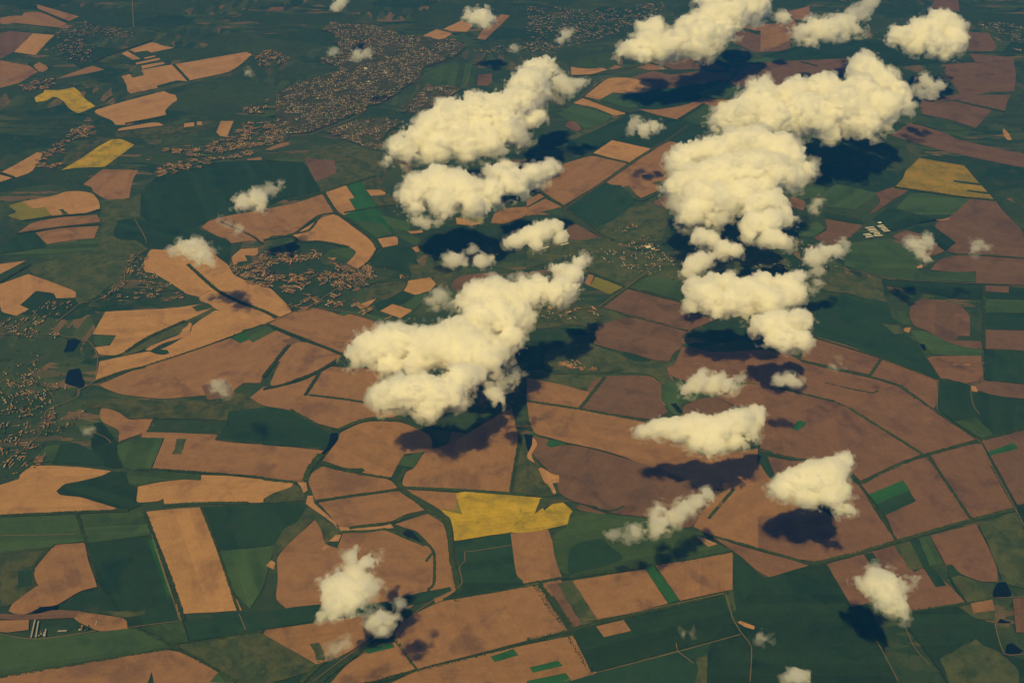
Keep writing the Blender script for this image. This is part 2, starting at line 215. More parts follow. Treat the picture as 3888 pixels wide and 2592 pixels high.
FIELDS = """p A 275,35 590,125 510,158 440,130 280,65
p A 0,135 95,118 165,120 180,95 300,88 500,180 440,205 380,200 100,170 70,185 0,178
o A 0,190 95,174 375,207 300,236 30,207
m A 0,255 70,232 275,250 105,385 0,440
t A 245,250 405,262 350,315 265,412 105,388
p A 440,207 500,187 560,195 470,215
p A 0,450 215,490 280,535 140,620 0,655
p A 245,490 290,463 345,490 360,515 320,535 290,535
p A 410,590 600,520 690,490 780,520 650,548
o A 700,460 940,370 1140,310 1180,245 1060,215 1020,235 1250,248 1200,290 1000,380 760,465
y A 255,725 325,690 330,670 450,672 550,650 600,690 605,705 635,740 710,790 600,840 570,842 510,805 475,755 430,725 395,722 345,750 268,760
o A 600,610 720,592 750,645 640,660
t A 905,570 965,552 985,580 1075,560 1050,525 1165,500 1285,482 1395,605 1310,598 1165,640 1175,655 975,697 948,680 940,625
t A 1305,480 1830,388 1875,405 1780,490 1700,540 1405,600
t A 970,370 1130,317 1175,325 1195,338 1295,357 1125,393 1095,377 1000,392
t A 905,400 945,380 1045,440 985,445
t A 1050,490 1215,463 1228,475 1060,515
t A 1010,470 1180,432 1195,445 1015,482
t A 1070,432 1150,415 1160,422 1080,440
o A 600,840 740,780 900,740 1140,690 1400,630 1700,560 1720,545 1400,605 980,700 720,800
t A 700,835 720,815 1000,735 1220,680 1265,700 1305,705 1320,748 1280,770 1225,825 1238,855 1060,895 965,930 860,930 830,895 745,862
t A 875,970 890,955 1130,912 1185,915 1220,933 875,975
o A 860,990 1220,940 1350,915 1600,895 1640,910 1560,960 1200,1040 860,1020
g A 1270,920 1380,875 1420,892 1330,925
t A 1372,920 1445,912 1445,940 1370,948
t A 1465,908 1500,905 1505,930 1468,933
t A 1610,985 1645,902 1738,902 1690,1018 1640,1015
o A 430,1250 500,1130 720,1020 860,1030 820,1040 740,1090 620,1165 460,1258
y A 460,1265 620,1170 735,1090 830,1038 900,1035 1000,1078 780,1242 560,1250
t A 0,1285 90,1240 280,1133 320,1140 240,1280 120,1322 100,1310 0,1275
t A 0,1300 90,1325 0,1355
p A 620,1372 765,1260 1028,1268 985,1345 960,1475 820,1498 745,1462 690,1425 685,1395
p A 1835,1185 1945,1168 1950,1200 1870,1217
t B 1180,270 1290,220 1405,252 1330,300
t B 1340,218 1475,155 1560,190 1515,238 1400,235
p B 1590,290 1620,240 1740,130 1770,108 1835,118 1790,165 1650,298
g B 1370,290 1500,240 1590,340 1480,350
m B 15,85 60,55 155,55 150,75
m B 1590,640 1600,560 1700,550 1700,640
g B 1670,640 1700,610 1780,640 1760,690 1660,685
g B 1200,540 1400,470 1600,480 1560,680 1420,640 1210,620
p B 10,1115 140,1060 195,1062 190,1080 60,1118
o B 0,1150 300,1140 640,1060 900,1140 910,1190 840,1240 835,1305 440,1420 400,1370 300,1180
m B 305,1180 530,1195 540,1290 390,1355 350,1280
d B 0,1190 300,1210 400,1370 440,1440 180,1490 0,1420
t B 465,1435 610,1380 680,1480 635,1487 680,1565 650,1600 570,1600
G B 615,1375 690,1350 730,1350 780,1450 850,1570 690,1560 640,1490 685,1480
o B 730,1345 840,1310 880,1370 910,1420 770,1415
t B 770,1420 870,1418 912,1440 900,1452 800,1460
t C 330,500 400,510 470,515 560,505 600,520 470,558 330,558
p C 605,515 660,487 720,500 640,520
o C 0,390 300,480 330,560 240,570
g C 380,430 620,390 690,470 600,510 470,505 380,500
m C 920,470 1250,430 1370,440 1480,520 1060,515
p C 790,500 880,480 950,480 1060,515 920,525
t C 430,720 590,590 640,580 760,580 900,610 940,640 890,690 770,700 640,690 540,745
m C 770,580 940,530 1080,560 1300,530 1540,560 1480,610 1300,690 1000,650 900,690 940,640 900,610
d C 680,720 890,690 1300,620 1480,590 1300,740 1000,820 780,800
g C 540,745 640,690 770,735 830,800 700,800
g C 1260,690 1480,620 1600,660 1480,740 1330,735
t C 345,770 420,730 720,830 735,850 650,862 500,800
p C 835,815 960,820 1160,790 1310,740 1460,745 1590,745 1460,810 1320,775 1130,893 960,855
p C 1320,740 1600,745 1700,760 1500,850 1440,800 1330,772
m C 1500,620 1650,480 1960,480 1960,640 1800,640 1600,650
m C 1500,260 1600,230 1850,290 1960,300 1960,380 1700,390 1520,310
p C 1580,200 1640,160 1790,210 1850,240 1700,230
g C 1660,470 1960,360 1960,480
d C 840,840 1130,897 1330,930 1500,1060 1380,1110 1270,1105 1060,1050 940,1112 640,1045 400,1160 280,1060 420,980
g C 1150,895 1325,778 1455,810 1400,880 1370,920 1330,940
g C 230,850 350,780 640,865 600,900 440,965 320,900
m C 285,940 310,905 360,905 410,960 370,985
o C 400,975 640,890 720,855 700,880 520,970 290,1060 280,1040
t C 495,1140 635,1045 940,1112 770,1218
p C 590,1360 945,1110 1060,1052 1280,1105 1100,1250 1000,1410 850,1475 800,1440 760,1380 690,1405
p C 80,1410 240,1230 440,1170 500,1160 760,1222 530,1390 290,1535
o C 695,1405 760,1380 830,1465 790,1480
o C 930,1360 1050,1340 1060,1390 990,1400
d C 300,1540 600,1360 800,1480 780,1530 600,1600 300,1600
p C 0,1560 140,1480 260,1545 200,1600 0,1600
p C 0,1500 90,1440 130,1465 0,1540
m C 930,1510 1040,1450 1090,1480 1080,1560 960,1560
d D 0,420 500,290 900,300 1100,380 1340,440 1600,465 1390,470 1010,500 600,440 200,460
m D 0,470 250,455 560,440 720,440 660,560 420,560 0,650
m D 1380,480 1600,465 1550,400 1880,430 1900,560 1890,680 1480,700 1410,600 1370,550
m D 1180,800 1200,750 1420,715 1480,700 1700,690 1420,745 1300,770 1240,810
m D 1190,810 1430,750 1720,825 1600,955 1400,890 1200,850
m D 1450,740 1560,710 1860,710 1830,770 1820,830 1540,770
m D 1530,240 1700,250 1760,350 1720,390 1540,380
m D 1260,60 1300,0 1470,0 1480,90
g D 1140,880 1180,860 1570,970 1520,1030 1400,1000 1200,920
m D 970,1010 1110,915 1400,1000 1460,1040 1960,1150 1960,1250 1700,1200 1300,1110
p D 200,90 360,50 370,110 330,150 250,150
p D 0,180 100,180 250,150 300,250 100,360 0,390
q D 1000,1395 1060,1330 1080,1270 1120,1240 1180,1178 1515,1235 1625,1365 1740,1490 1480,1462 1250,1430
d D 1430,1355 1440,1345 1625,1365 1640,1385
d D 1530,1425 1540,1415 1690,1432 1700,1450
g D 460,1440 560,1370 880,1440 700,1560 480,1540
m D 850,1440 980,1395 1100,1420 1000,1480 870,1568 800,1600 900,1500
g D 1000,1560 1110,1440 1250,1440 1560,1480 1480,1600 1000,1600
m D 1490,1568 1560,1490 1740,1500 1800,1600 1480,1600
s D 1800,955 1850,1000 1868,1045 1835,1045 1808,1010
t E 165,130 390,90 500,53 600,52 690,68 740,130 745,185 640,222 440,238 380,235 340,170 240,185 200,155
Y E 65,160 165,130 240,187 340,170 380,235 170,275 55,235 125,210
t E 350,170 430,150 510,228 400,232
o E 430,190 470,185 515,228 470,232
p E 120,372 240,285 440,248 600,238 720,228 748,280 640,295 440,315 250,350
p E 265,362 440,328 735,312 700,405 560,412 350,448
d E 40,440 130,380 260,362 345,470 200,490 0,520 0,470
g E 350,450 700,408 780,430 700,490 400,520 0,530 0,525 340,475
o E 750,120 960,110 1040,70 1050,180 1040,250 880,270 840,370 870,410 1000,410 1100,480 1000,560 930,700 900,720 800,760 740,830 600,900 560,860 570,800 400,730 240,670 200,600 640,530 740,450 760,300
d E 840,370 880,275 1000,250 1280,310 1480,330 1640,400 1720,430 1720,480 1700,600 1620,560 1600,500 1280,470 1220,485 1080,460 1040,420 870,410
d Z 322,495 325,440 365,400 440,380 530,370 610,368 660,455 600,480 530,495 470,512 440,528 390,520 350,515
t E 1060,600 1110,500 1130,485 1240,490 1340,440 1500,440 1580,480 1600,530 1700,600 1740,680 1890,740 1960,755 2020,780 2140,900 2170,950 2090,990 1960,935 1760,880 1700,820 1560,790 1480,840 1380,815 1280,740 1190,690 1150,665 1080,655
t E 1480,840 1600,770 1720,850 1900,925 1960,950 2085,995 1960,1050 1820,990 1600,930 1560,890 1490,870
p E 1500,320 1560,270 1720,230 1960,190 2210,140 2400,75 2500,215 2400,240 2370,240 2310,285 2160,380 2020,385 1960,430 1860,420 1720,440 1690,405 1620,390
t E 1720,545 1790,485 1920,475 1920,520 1890,535 1820,528 1840,570 1770,580 1760,600 1735,600
t E 0,595 195,570 0,670
t E 0,745 210,670 350,715 570,800 560,845 420,850 400,810 270,795 150,900 215,930 125,980 0,950
t E 690,1118 785,950 1280,925 1480,895 1510,890 1430,915 1465,950 1590,920 1400,1010 1100,1140 940,1245 860,1275 740,1270 705,1215 820,1200 865,1125
o E 930,1250 1100,1145 1380,1015 1590,930 1600,945 1420,1050 1400,1090 1200,1160 1080,1230 900,1285
t E 740,1320 900,1285 1100,1245 1220,1225 1420,1110 1430,1050 1600,940 1800,950 1960,1040 1740,1130 1480,1230 1120,1360 1000,1380 800,1450 695,1475 730,1380
s E 1080,1235 1120,1205 1220,1165 1340,1120 1360,1080 1390,1060 1410,1030 1430,1040 1415,1090 1420,1120 1370,1140 1200,1190 1120,1240
d E 1100,1240 1180,1228 1250,1235 1260,1260 1220,1272 1160,1265
G E 1725,1135 1960,1050 2045,1085 1800,1185 1775,1175
p E 740,1495 1000,1380 1480,1225 1720,1145 1790,1185 1960,1110 2060,1090 2240,1175 2240,1230 2130,1290 2060,1330 1960,1390 1780,1500 1720,1555 1560,1568 1200,1600 900,1565 780,1520
m E 1500,1500 1680,1460 1760,1560 1560,1640
g E 695,1130 860,1125 820,1195 760,1205 700,1190
W E 475,1250 505,1160 550,1150 600,1165 545,1245
W E 480,1475 510,1385 590,1370 635,1490 610,1520 500,1490
t F 200,380 290,340 440,248 520,225 560,240 780,400 840,470 835,500 790,570 720,628 690,625 620,590 680,530 690,500 640,470 430,430 270,430 250,395
t F 465,60 610,5 680,105 635,112 685,190 570,212
G F 635,115 690,100 640,0 730,-20 780,80 850,160 830,170 690,190
t F 765,45 870,42 912,65 900,78 800,85
o F 800,95 900,80 1000,70 1040,150 900,165 850,160
G F 590,235 690,195 875,200 960,370 830,405 700,290
g F 690,290 760,270 880,300 960,370 850,400
t F 850,408 980,390 1000,400 1002,452 890,472
d F 890,480 1010,455 1100,470 1150,550 1080,660 980,640 820,610 790,580
g F 870,230 1100,290 1080,370 1180,420 1140,460 1010,400 960,340
t F 1070,350 1180,345 1190,360 1100,370
t F 1105,475 1150,460 1165,500 1140,510
g F 490,490 640,468 690,520 620,590 560,590 450,540
o F 1080,590 1400,640 1550,670 1420,700 1380,780 1240,740 1280,690 1110,715
o F 840,740 1090,715 1040,790 1010,820 900,865 780,840
t F 1080,720 1240,695 1290,745 1230,800 1130,825 1045,795 1070,755
d F 790,905 900,865 1040,795 1135,828 1020,900 930,900 860,940
g F 1035,905 1135,828 1210,800 1180,880 1120,935
t F 870,945 960,893 1110,940 1020,1000
t F 690,905 840,852 780,910 720,925
p F 40,1040 200,960 330,920 450,935 600,985 640,965 760,1000 910,1055 820,1110 720,1165 620,1220 600,1260
g F 560,965 600,945 720,950 840,985 980,1000 920,1045 760,990 640,960 600,985
g F -160,1085 30,1050 85,1095 -80,1180
p F 50,1480 150,1270 220,1170 330,1180 590,1275 540,1320 400,1390 130,1495 60,1500
p F 0,1420 60,1370 110,1280 200,1180 130,1160 60,1110 -80,1180 -200,1480 -20,1480
m F 130,1165 220,1140 280,1170 200,1200
m F 1390,760 1440,690 1600,665 1740,655 1740,720 1560,740 1450,800
Y F 1450,250 1640,200 1640,290 1600,300 1440,250
t F 1430,250 1460,255 1620,295 1560,310 1440,300
p F 1690,290 1720,220 1800,180 1960,170 1960,240 1780,300
o G 0,470 300,400 560,390 620,420 760,500 1060,520 1200,470 1400,480 1700,450 1960,560 1960,640 1400,640 1180,770 1140,860 920,800 740,780 460,660 440,560 200,560 0,640
o G 700,200 930,130 1060,200 1050,300 1000,420 800,440 660,420 540,360 600,280
o G 0,880 300,860 560,920 660,950 740,980 660,1060 500,1080 380,1040 60,1080
o G 130,1240 440,1180 640,1250 700,1270 920,1320 1100,1330 1040,1390 1080,1470 1160,1500 1060,1500 900,1410 600,1400 560,1450 480,1560 240,1490 0,1430 0,1390 130,1380
g G 100,210 230,165 300,210 400,290 380,310 290,240 180,230
p G 0,180 140,110 260,170 120,205 0,240
m G 300,300 370,300 550,400 400,420 300,410
d G 280,170 540,0 700,10 800,110 760,180 620,290 480,310 430,290
p G 460,670 500,680 470,760 430,740
Y G 470,760 510,690 720,765 620,822
g G 760,760 900,690 1150,720 1180,800 1140,860 940,800
m G 560,910 740,780 920,820 990,845 1140,880 1240,960 1400,1010 1330,1040 1200,1095 960,1020 760,970 640,935
m G 510,1090 540,1050 760,985 930,1030 1200,1100 1150,1140 1160,1210 1090,1260 1060,1320 930,1310 820,1270 640,1230 500,1190
d G 700,1270 740,1250 880,1290 920,1325 800,1320
n G 1040,1370 1100,1340 1160,1210 1300,1250 1480,1250 1750,1230 1960,1260 1960,1450 1700,1440 1560,1500 1180,1470 1060,1420
G G 1160,1500 1200,1480 1620,1460 1760,1480 1900,1500 1700,1530 1500,1500 1200,1530
p G 0,1440 240,1490 470,1555 440,1640 0,1640
p G 500,1568 590,1430 780,1440 940,1440 1000,1500 1030,1568 1060,1640 600,1720 440,1680
g H 200,0 480,20 470,80 300,120 180,60
n H 230,90 330,130 320,200 200,160
g H 290,330 420,280 480,330 400,400 280,390
m H 480,260 760,310 700,370 560,460 420,420 400,400 500,340
d H 480,210 740,260 770,300 620,280 480,250
d H 830,260 960,170 1180,230 1300,260 1180,290 1130,310 1000,350 960,340 890,290
m H 1300,290 1420,240 1560,110 1740,120 1800,200 1960,360 1960,550 1480,525 1380,500 1450,440 1300,350
d H 1100,345 1160,310 1280,310 1450,435 1380,500 1300,440 1290,370 1180,370
m H 980,390 1080,345 1180,370 1290,440 1370,500 1300,530 1200,560 1100,460
m H 1260,640 1330,560 1480,525 1960,560 1960,750 1600,735 1600,650 1450,660
g H 640,440 960,410 1110,490 1200,570 1160,640 1260,650 1600,660 1600,730 1000,710 860,680 620,610
d H 600,760 860,690 1000,720 1650,750 1660,860 1480,860 1200,800 960,760
o H 400,640 720,680 900,700 920,850 1000,960 920,960 700,820 500,800 360,760
d H 400,980 460,860 620,820 940,880 980,960 1060,1040 900,1040 1080,1120 1170,1190 1240,1310 1330,1445 1300,1450 900,1300 400,1140
g H 960,940 1080,950 1120,1040 1060,1050 980,1000
o H 900,1040 1030,1050 1060,1110 1000,1120
m H 1120,900 1200,850 1480,900 1560,980 1555,1135 1470,1130 1450,1165 1640,1170 1650,1225 1540,1225 1350,1170 1260,1100 1140,1060 1100,980
n H 1450,960 1555,985 1555,1135 1460,1130 1440,1040
g H 1110,1090 1250,1100 1370,1170 1500,1210 1640,1230 1640,1290 1280,1270 1230,1210 1180,1190
n H 1280,1280 1640,1280 1660,1460 1490,1490 1400,1450 1340,1450 1240,1300
d H 1660,760 1840,760 1960,770 1960,860 1660,850
m H 1668,755 1845,765 1845,810 1668,800
g H 1660,855 1960,865 1960,960 1660,960
d H 1665,960 1960,965 1960,1090 1665,1085
m H 1665,1085 1960,1092 1960,1240 1665,1225
d H 1665,1230 1960,1245 1960,1490 1665,1460
n H 310,1250 420,1140 640,1200 890,1295 810,1420 560,1365 300,1310
n H 815,1432 905,1300 1310,1455 1310,1568 1310,1640 1260,1700 1140,1640 1050,1510 940,1470
n H 0,1240 200,1260 300,1320 500,1370 820,1440 960,1490 1040,1510 1120,1568 1200,1660 900,1620 500,1568 300,1540 100,1500 -100,1480 -300,1480 -300,1300
s H 1060,1085 1080,1070 1120,1070 1100,1110 1070,1100
s H 1565,1500 1600,1510 1612,1545 1580,1540
s H 1430,1340 1560,1340 1550,1350 1440,1346
s H 1310,270 1400,255 1405,265 1300,275
s H 1160,615 1200,600 1205,625 1165,632
W H 1180,1190 1220,1195 1230,1240 1205,1230
W H 1170,290 1300,265 1310,275 1180,295
d H 1340,1460 1480,1470 1560,1500 1580,1560 1700,1640 1660,1700 1400,1700 1310,1640
m H 1665,1470 1960,1495 1960,1600 1640,1570 1590,1500
p I 740,345 755,300 800,300 880,325 960,385 1060,378 1140,378 1090,475 1250,478 1620,495 1600,535 1700,550 1960,572 2200,590 2400,612 2420,620 2330,700 2280,760 2260,850 2180,845 1960,810 1600,785 1130,752 1225,520 1050,515 1060,485 940,525 885,548 890,460 760,400
o I 1280,640 1315,525 1390,525 1350,640
o I 640,215 820,225 1170,240 1600,235 1800,180 1880,220 1960,280 2130,280 2200,310 2360,420 2480,480 2380,610 2200,580 1960,560 1700,545 1610,530 1690,390 1480,380 1140,375 1060,375 960,380 880,320 760,295 640,300
d I 1620,530 1690,390 1700,320 1960,290 2140,290 2300,370 2480,480 2420,600 2200,580 1960,562
d I 880,560 760,400 700,410 680,500 680,650 780,740 920,740 860,640 870,600
g I 870,570 1070,515 1215,520 1125,750 980,760 920,720 880,630
d I 385,710 450,570 560,550 680,610 740,650 780,700 770,725 560,715
g I 340,580 450,565 400,690 240,710
p I 250,700 270,655 335,655 310,700
t I 0,870 145,825 150,790 240,725 400,725 620,738 830,765 760,800 600,840 480,860 420,915 450,945 600,958 750,1005 870,1042 800,1065 740,1062 300,1075 0,1092
d I 420,915 480,860 600,840 760,800 830,770 940,770 960,860 1020,890 1010,1000 1060,1015 960,1055 870,1040 750,1000 600,955 450,945
t I 1028,880 1200,845 1400,825 1495,835 1500,795 1700,800 1960,828 2200,850 2140,900 2060,960 1960,1000 1850,1000 1600,1000 1225,1022 1218,970 1180,990 1040,1000 1015,990
g I 940,780 1060,755 1500,790 1490,835 1380,828 1200,838 1030,875 960,860
g I 0,1110 570,1090 640,1290 400,1310 370,1345 0,1390
g I 590,1090 1075,1065 1130,1240 650,1300 610,1130
t I 1090,1068 1300,1045 1500,1035 1600,1320 1700,1590 1800,1800 1330,1830 1250,1560
d I 655,1300 1120,1245 1160,1290 1260,1560 1330,1830 1300,1860 900,1900 680,1500
o I 0,1450 60,1390 370,1350 270,1460 240,1510 0,1500
d I 1510,1035 1700,1025 1960,1005 2260,1000 2290,1010 2280,1080 2180,1200 2080,1230 2060,1310 1700,1360 1640,1350
g I 1640,1360 1960,1330 2060,1310 2020,1400 2000,1480 1960,1640 1860,1790 1720,1640
p J 0,140 130,140 300,95 420,35 500,-10 860,10 900,60 740,200 780,260 1000,340 960,380 800,370 660,420 560,455 360,400 200,310 0,280 -100,220
p J 345,190 440,40 500,-10 860,10 900,60 740,200 760,255 620,235 350,200
o J 0,970 130,900 240,870 290,900 320,990 0,1000
p J 440,690 560,530 570,480 720,410 800,395 1030,400 1250,500 1260,620 1050,640 1000,720 950,815 750,780 600,740
p J 330,840 360,780 440,730 600,770 940,825 1000,890 600,960 390,985
p J 1060,890 1030,860 1060,770 1120,750 1200,620 1400,560 1760,340 1850,300 1900,520 1830,925 1500,910
o J 1840,930 1910,520 1960,560 2060,740 2160,900 2000,940
g J 1000,720 1030,660 1200,620 1120,745
p J 410,1000 1000,905 1040,940 1220,1050 1060,1085 960,1140 700,1180 560,1180 490,1090
p J 1020,900 1450,930 1440,980 1480,1100 1400,1130 1300,1040 1100,930
Y J 1290,1040 1440,1120 1600,1100 1440,985 1420,1060
y J 1430,930 1500,918 1700,935 1960,955 2120,970 2080,1040 2090,1060 2150,1010 2230,1000 2300,1060 2310,1110 2280,1160 2140,1190 1960,1235 1850,1220 1420,1285 1400,1130 1320,1050 1480,1090
d J 1420,1295 1850,1220 1870,1310 1920,1568 1940,1640 1700,1740 1420,1760 1470,1600 1470,1470 1440,1380
p J 1870,1240 2120,1200 2180,1380 2230,1650 2240,1700 1950,1690
p J 980,1160 1220,1080 1350,1160 1390,1400 1440,1640 1400,1700 1280,1750 1220,1600 1290,1380 1250,1320 1140,1210 1060,1190
p J 100,1400 250,1250 385,1130 430,1200 460,1310 550,1340 590,1230 780,1220 900,1200 1100,1290 1240,1330 1270,1420 1250,1560 1240,1640 1100,1780 700,1760 400,1800 200,1810 90,1720 110,1568
o J 330,1030 370,1030 480,1150 600,1200 580,1250 460,1310 430,1200 385,1125 250,1250 100,1400 60,1380 140,1200 250,1150
s J 330,950 370,950 380,1010 440,1060 540,1150 550,1190 460,1110 350,1035 315,1010
s J 250,850 320,850 330,910 300,930 280,880
s J 560,1180 760,1190 950,1160 970,1190 780,1205 580,1215
s J 490,1290 540,1240 580,1240 560,1290
s J 20,1470 60,1430 90,1450 80,1500
s J 430,1360 460,1320 500,1330
s J 70,930 130,890 240,870 110,920
W J 1040,1215 1080,1205 1110,1215 1190,1310 1130,1300 1050,1260
W J 500,490 550,480 555,530 500,600 420,660 400,690 390,670 480,590
W J 1940,500 1960,490 1990,570 1960,590
m K 480,90 590,60 780,55 920,60 990,120 1020,170 1000,240 1050,330 930,390 420,300 400,290
p K 0,70 240,120 475,180 390,295 0,235
g K 1000,120 1100,100 1200,110 1320,200 1290,230 1160,270 1130,330 1160,360 1080,340 1040,280 1000,240
m K 1160,280 1290,225 1420,215 1540,290 1400,420 1160,380
n K 1420,215 1620,110 1760,130 1960,170 1960,290 1800,290 1560,290
p K 0,250 420,310 930,400 1100,500 1300,650 1720,600 1700,900 1200,900 760,670 520,600 300,555 180,520 60,490 20,400
n K 1760,290 1960,300 2100,370 2300,500 2380,690 2160,690 1960,650 1740,600 1700,400
m K 60,510 170,530 150,580 300,570 440,590 760,680 1060,770 1260,880 1380,960 1240,1180 1140,1190 920,1110 700,1090 620,1075 460,1020 340,990 240,930 220,830 100,700 40,640
p K 1380,960 1700,800 1720,700 1740,720 1860,860 1960,900 2250,1090 2400,1240 2100,1370 1960,1410 1600,1310 1360,1240 1240,1180
d K 1720,690 1770,650 1800,680 1865,850 1850,860 1780,790
n K 1790,660 1960,690 2150,690 2100,900 1880,870
G K 145,570 170,530 240,545 300,565 180,592
s K 40,510 70,540 80,570 30,650 60,710 0,670 10,620 35,570
s K 85,750 110,740 190,790 240,800 240,850 190,860 220,930 200,940 160,870 130,850
W K 0,495 45,500 40,570 15,625 0,600
W K 1068,268 1110,262 1165,335 1120,330
m K 360,1035 400,1015 580,1080 580,1100 400,1060
o K 60,1085 100,970 190,960 150,1030
o K 0,680 80,760 160,880 220,940 100,965 0,945
g K 320,1090 350,1060 600,1090 900,1120 930,1110 1140,1190 1360,1250 1300,1280 1420,1320 1540,1350 960,1470 600,1510 320,1550 230,1500 180,1250 300,1180
d K 300,1480 320,1350 400,1290 560,1270 640,1340 720,1400 700,1440 320,1540
g K 1250,1300 1420,1315 1540,1355 1300,1400
p K -120,1230 160,1215 235,1500 270,1565 -10,1600 -80,1540
n K 1370,1250 1600,1330 1960,1425 2200,1500 1960,1560 1820,1570 1700,1500 1580,1390
s K 1260,1250 1420,1310 1350,1330
d K 1540,1370 1590,1400 1760,1560 1850,1580 2170,1480 2390,1460 2500,1700 2700,2050 2500,2500 2000,2500 1650,2200 1530,1660
n L -10,-20 340,60 480,95 740,150 880,160 1040,125 1150,200 1300,320 1600,530 1440,580 1210,640 1000,500 650,300 540,240 100,140 -20,130
n L 100,140 540,250 640,290 980,500 1190,645 1000,720 740,840 660,760 640,640 380,690 0,620 -40,300
G L 230,450 280,390 340,400 330,430 270,470
n L 740,860 1000,730 1240,660 1560,1120 1540,1130 1010,1280 930,1100 900,1060
n L 1260,650 1600,560 1640,570 1720,730 1890,1040 1870,1050 1570,1120
G L 800,940 1060,835 1110,910 860,1015
d L 855,1015 1105,910 1155,990 920,1098
n L 660,830 740,880 860,1080 1000,1280 740,1370 380,1450 -20,1340 -20,1100 600,1100
m L 1640,540 1960,460 2000,700 2000,1010 1910,1020 1750,730
G L 1690,625 1880,555 1915,600 1700,655
d L 1320,90 1500,110 1560,150 1720,200 1960,240 1960,460 1640,530 1440,400 1320,310
g L 1440,400 1600,370 1700,460 1730,500 1640,530
s L 1560,145 1615,160 1612,180 1570,175
n L 490,1460 760,1385 990,1320 1140,1520 1200,1490 1400,1610 1460,1680 1520,1740 1100,1820 920,1720 660,1780 560,1580
d L 765,1385 830,1370 890,1455 830,1480
o L 990,1320 1110,1290 1220,1480 1110,1505
d L 1110,1285 1170,1270 1260,1470 1290,1500 1380,1620 1300,1630 1210,1490
g L 1170,1265 1255,1245 1360,1460 1260,1475
n L 1260,1245 1600,1160 1700,1350 1760,1500 1760,1590 1640,1590 1480,1530 1420,1460 1380,1470
d L 1390,1470 1430,1470 1480,1530 1640,1590 1770,1600 1700,1740 1530,1760 1400,1570
o L 1420,1560 1480,1540 1640,1600 1730,1600 1720,1720 1540,1750
o L 1620,1160 1900,1070 1960,1200 1960,1640 1800,1600 1740,1440
d L 1910,1020 1960,1010 1960,1200
p M 250,735 400,557 430,544 630,532 660,672 725,860 600,890 420,1000 310,1010 200,1065 120,1065 65,1040 90,990 230,880 285,850 260,790
p M 0,1530 800,1400 1280,1320 1500,1420 1740,1568 1800,1640 0,1640
d M 1090,1600 1130,1490 1150,1600
o M 0,600 360,560 250,700 260,790 280,850 80,1000 0,1010
d M 135,740 245,740 240,850 135,870
g M 0,1220 240,1250 700,1200 1000,1160 1300,1310 800,1390 0,1520
p M 530,1070 560,1040 700,1060 940,1095 955,1170 740,1195 580,1120
p M 0,1110 220,1105 215,1180 60,1200 0,1195
m M 0,1060 250,1070 400,1030 600,1040 560,1090 200,1105 0,1100
o M 740,1050 1080,1035 1085,1060 900,1090
W M 240,1060 300,1010 440,1000 420,1030 300,1050
d M 945,1100 1080,1060 1080,1040 1280,920 1350,1110 1060,1150 950,1165
g M 1100,1150 1360,1120 1410,1270 1290,1290
d M 1375,1115 1780,1060 1960,1040 2160,1020 2380,990 2340,1080 2140,1130 1960,1180 1420,1265
p M 1520,1265 1595,1255 1645,1400 1580,1415
o M 1310,1290 1520,1265 1960,1190 2350,1440 2290,1500 2040,1568 1980,1600 1800,1600 1640,1480
g M 1640,1480 1740,1568 1700,1580 1560,1568
G M 1100,510 1150,500 1280,900 1250,950
p N 20,1180 600,1100 720,1050 860,1200 620,1360 400,1440 280,1370 0,1210
d N -400,1060 0,1040 400,990 700,1000 980,960 1040,930 1390,860 1400,890 1240,960 1050,1010 900,1060 580,1090 420,1110 0,1180 -200,1220
o N 345,1285 415,1275 460,1400 395,1410
p N 1040,1100 1340,960 1700,910 1960,860 2040,850 2260,1180 2200,1200 1960,1260 1540,1370 1150,1470 960,1240
p N 760,1350 980,1270 1130,1470 800,1568 480,1600 620,1440
G N 750,1330 960,1280 980,1310 780,1360
p N 1150,1480 1540,1390 1960,1290 2300,1225 2480,1500 2260,1600 900,1600
G N 1690,1380 1860,1320 1900,1370 1720,1420
G N 1980,1460 2190,1408 2230,1448 2005,1500
G N 1960,1560 2250,1500 2300,1568 1960,1620
d N 1340,950 1480,860 1480,830 1920,830 1960,845 1700,900 1400,960
m O 150,845 340,815 880,730 1050,985 840,1040 530,1105 410,1140 350,1165
o O 225,835 345,815 525,1105 410,1145
p O 340,815 880,730 1050,985 840,1040 530,1105
G O 875,720 950,705 1135,960 1060,985
p O 955,700 1240,660 1530,605 1530,880 1340,920 1140,965
d O 330,1190 520,1150 720,1110 860,1065 1470,930 1530,1110 1590,1210 1140,1320 480,1500
p O 515,1155 720,1108 775,1188 575,1235
d O 300,1568 500,1510 1120,1345 1590,1220 1670,1310 1660,1600 280,1640
o O 1250,1390 1440,1330 1420,1440 1450,1600 1240,1600 1280,1480
s O 1565,1125 1590,1115 1695,1155 1690,1180
d P 0,800 100,780 380,695 490,690 660,980 720,1090 900,1300 1020,1600 -400,1600 -400,1300
d P 1100,1040 1480,1000 1600,1100 1740,1130 1800,1360 1960,1400 1960,1600 1400,1600 1260,1380 1060,1130
o P 1470,1010 1560,990 1580,1050 1740,1030 1740,1110 1600,1100
p P 1560,985 1720,955 1740,1035 1580,1055
m P 1870,950 1960,940 1960,1200 1900,1200
W P 1720,910 1760,830 1820,825 1870,920 1840,940 1740,940
W P 1820,1355 1830,1290 1870,1280 1950,1340 1920,1360
W P 1760,1130 1780,1100 1870,1130
o P 1330,1400 1600,1250 1780,1350 1920,1480 1920,1600 1420,1600"""
NAMES = dict(t='ploughed_field', p='bare_field', n='bare_field', m='mauve_field', d='crop_field', g='green_field', G='young_crop_field', o='meadow', y='rapeseed_field', Y='rapeseed_field', q='rapeseed_field', s='sandy_ground', W='pond_water')
rng = random.Random(5)
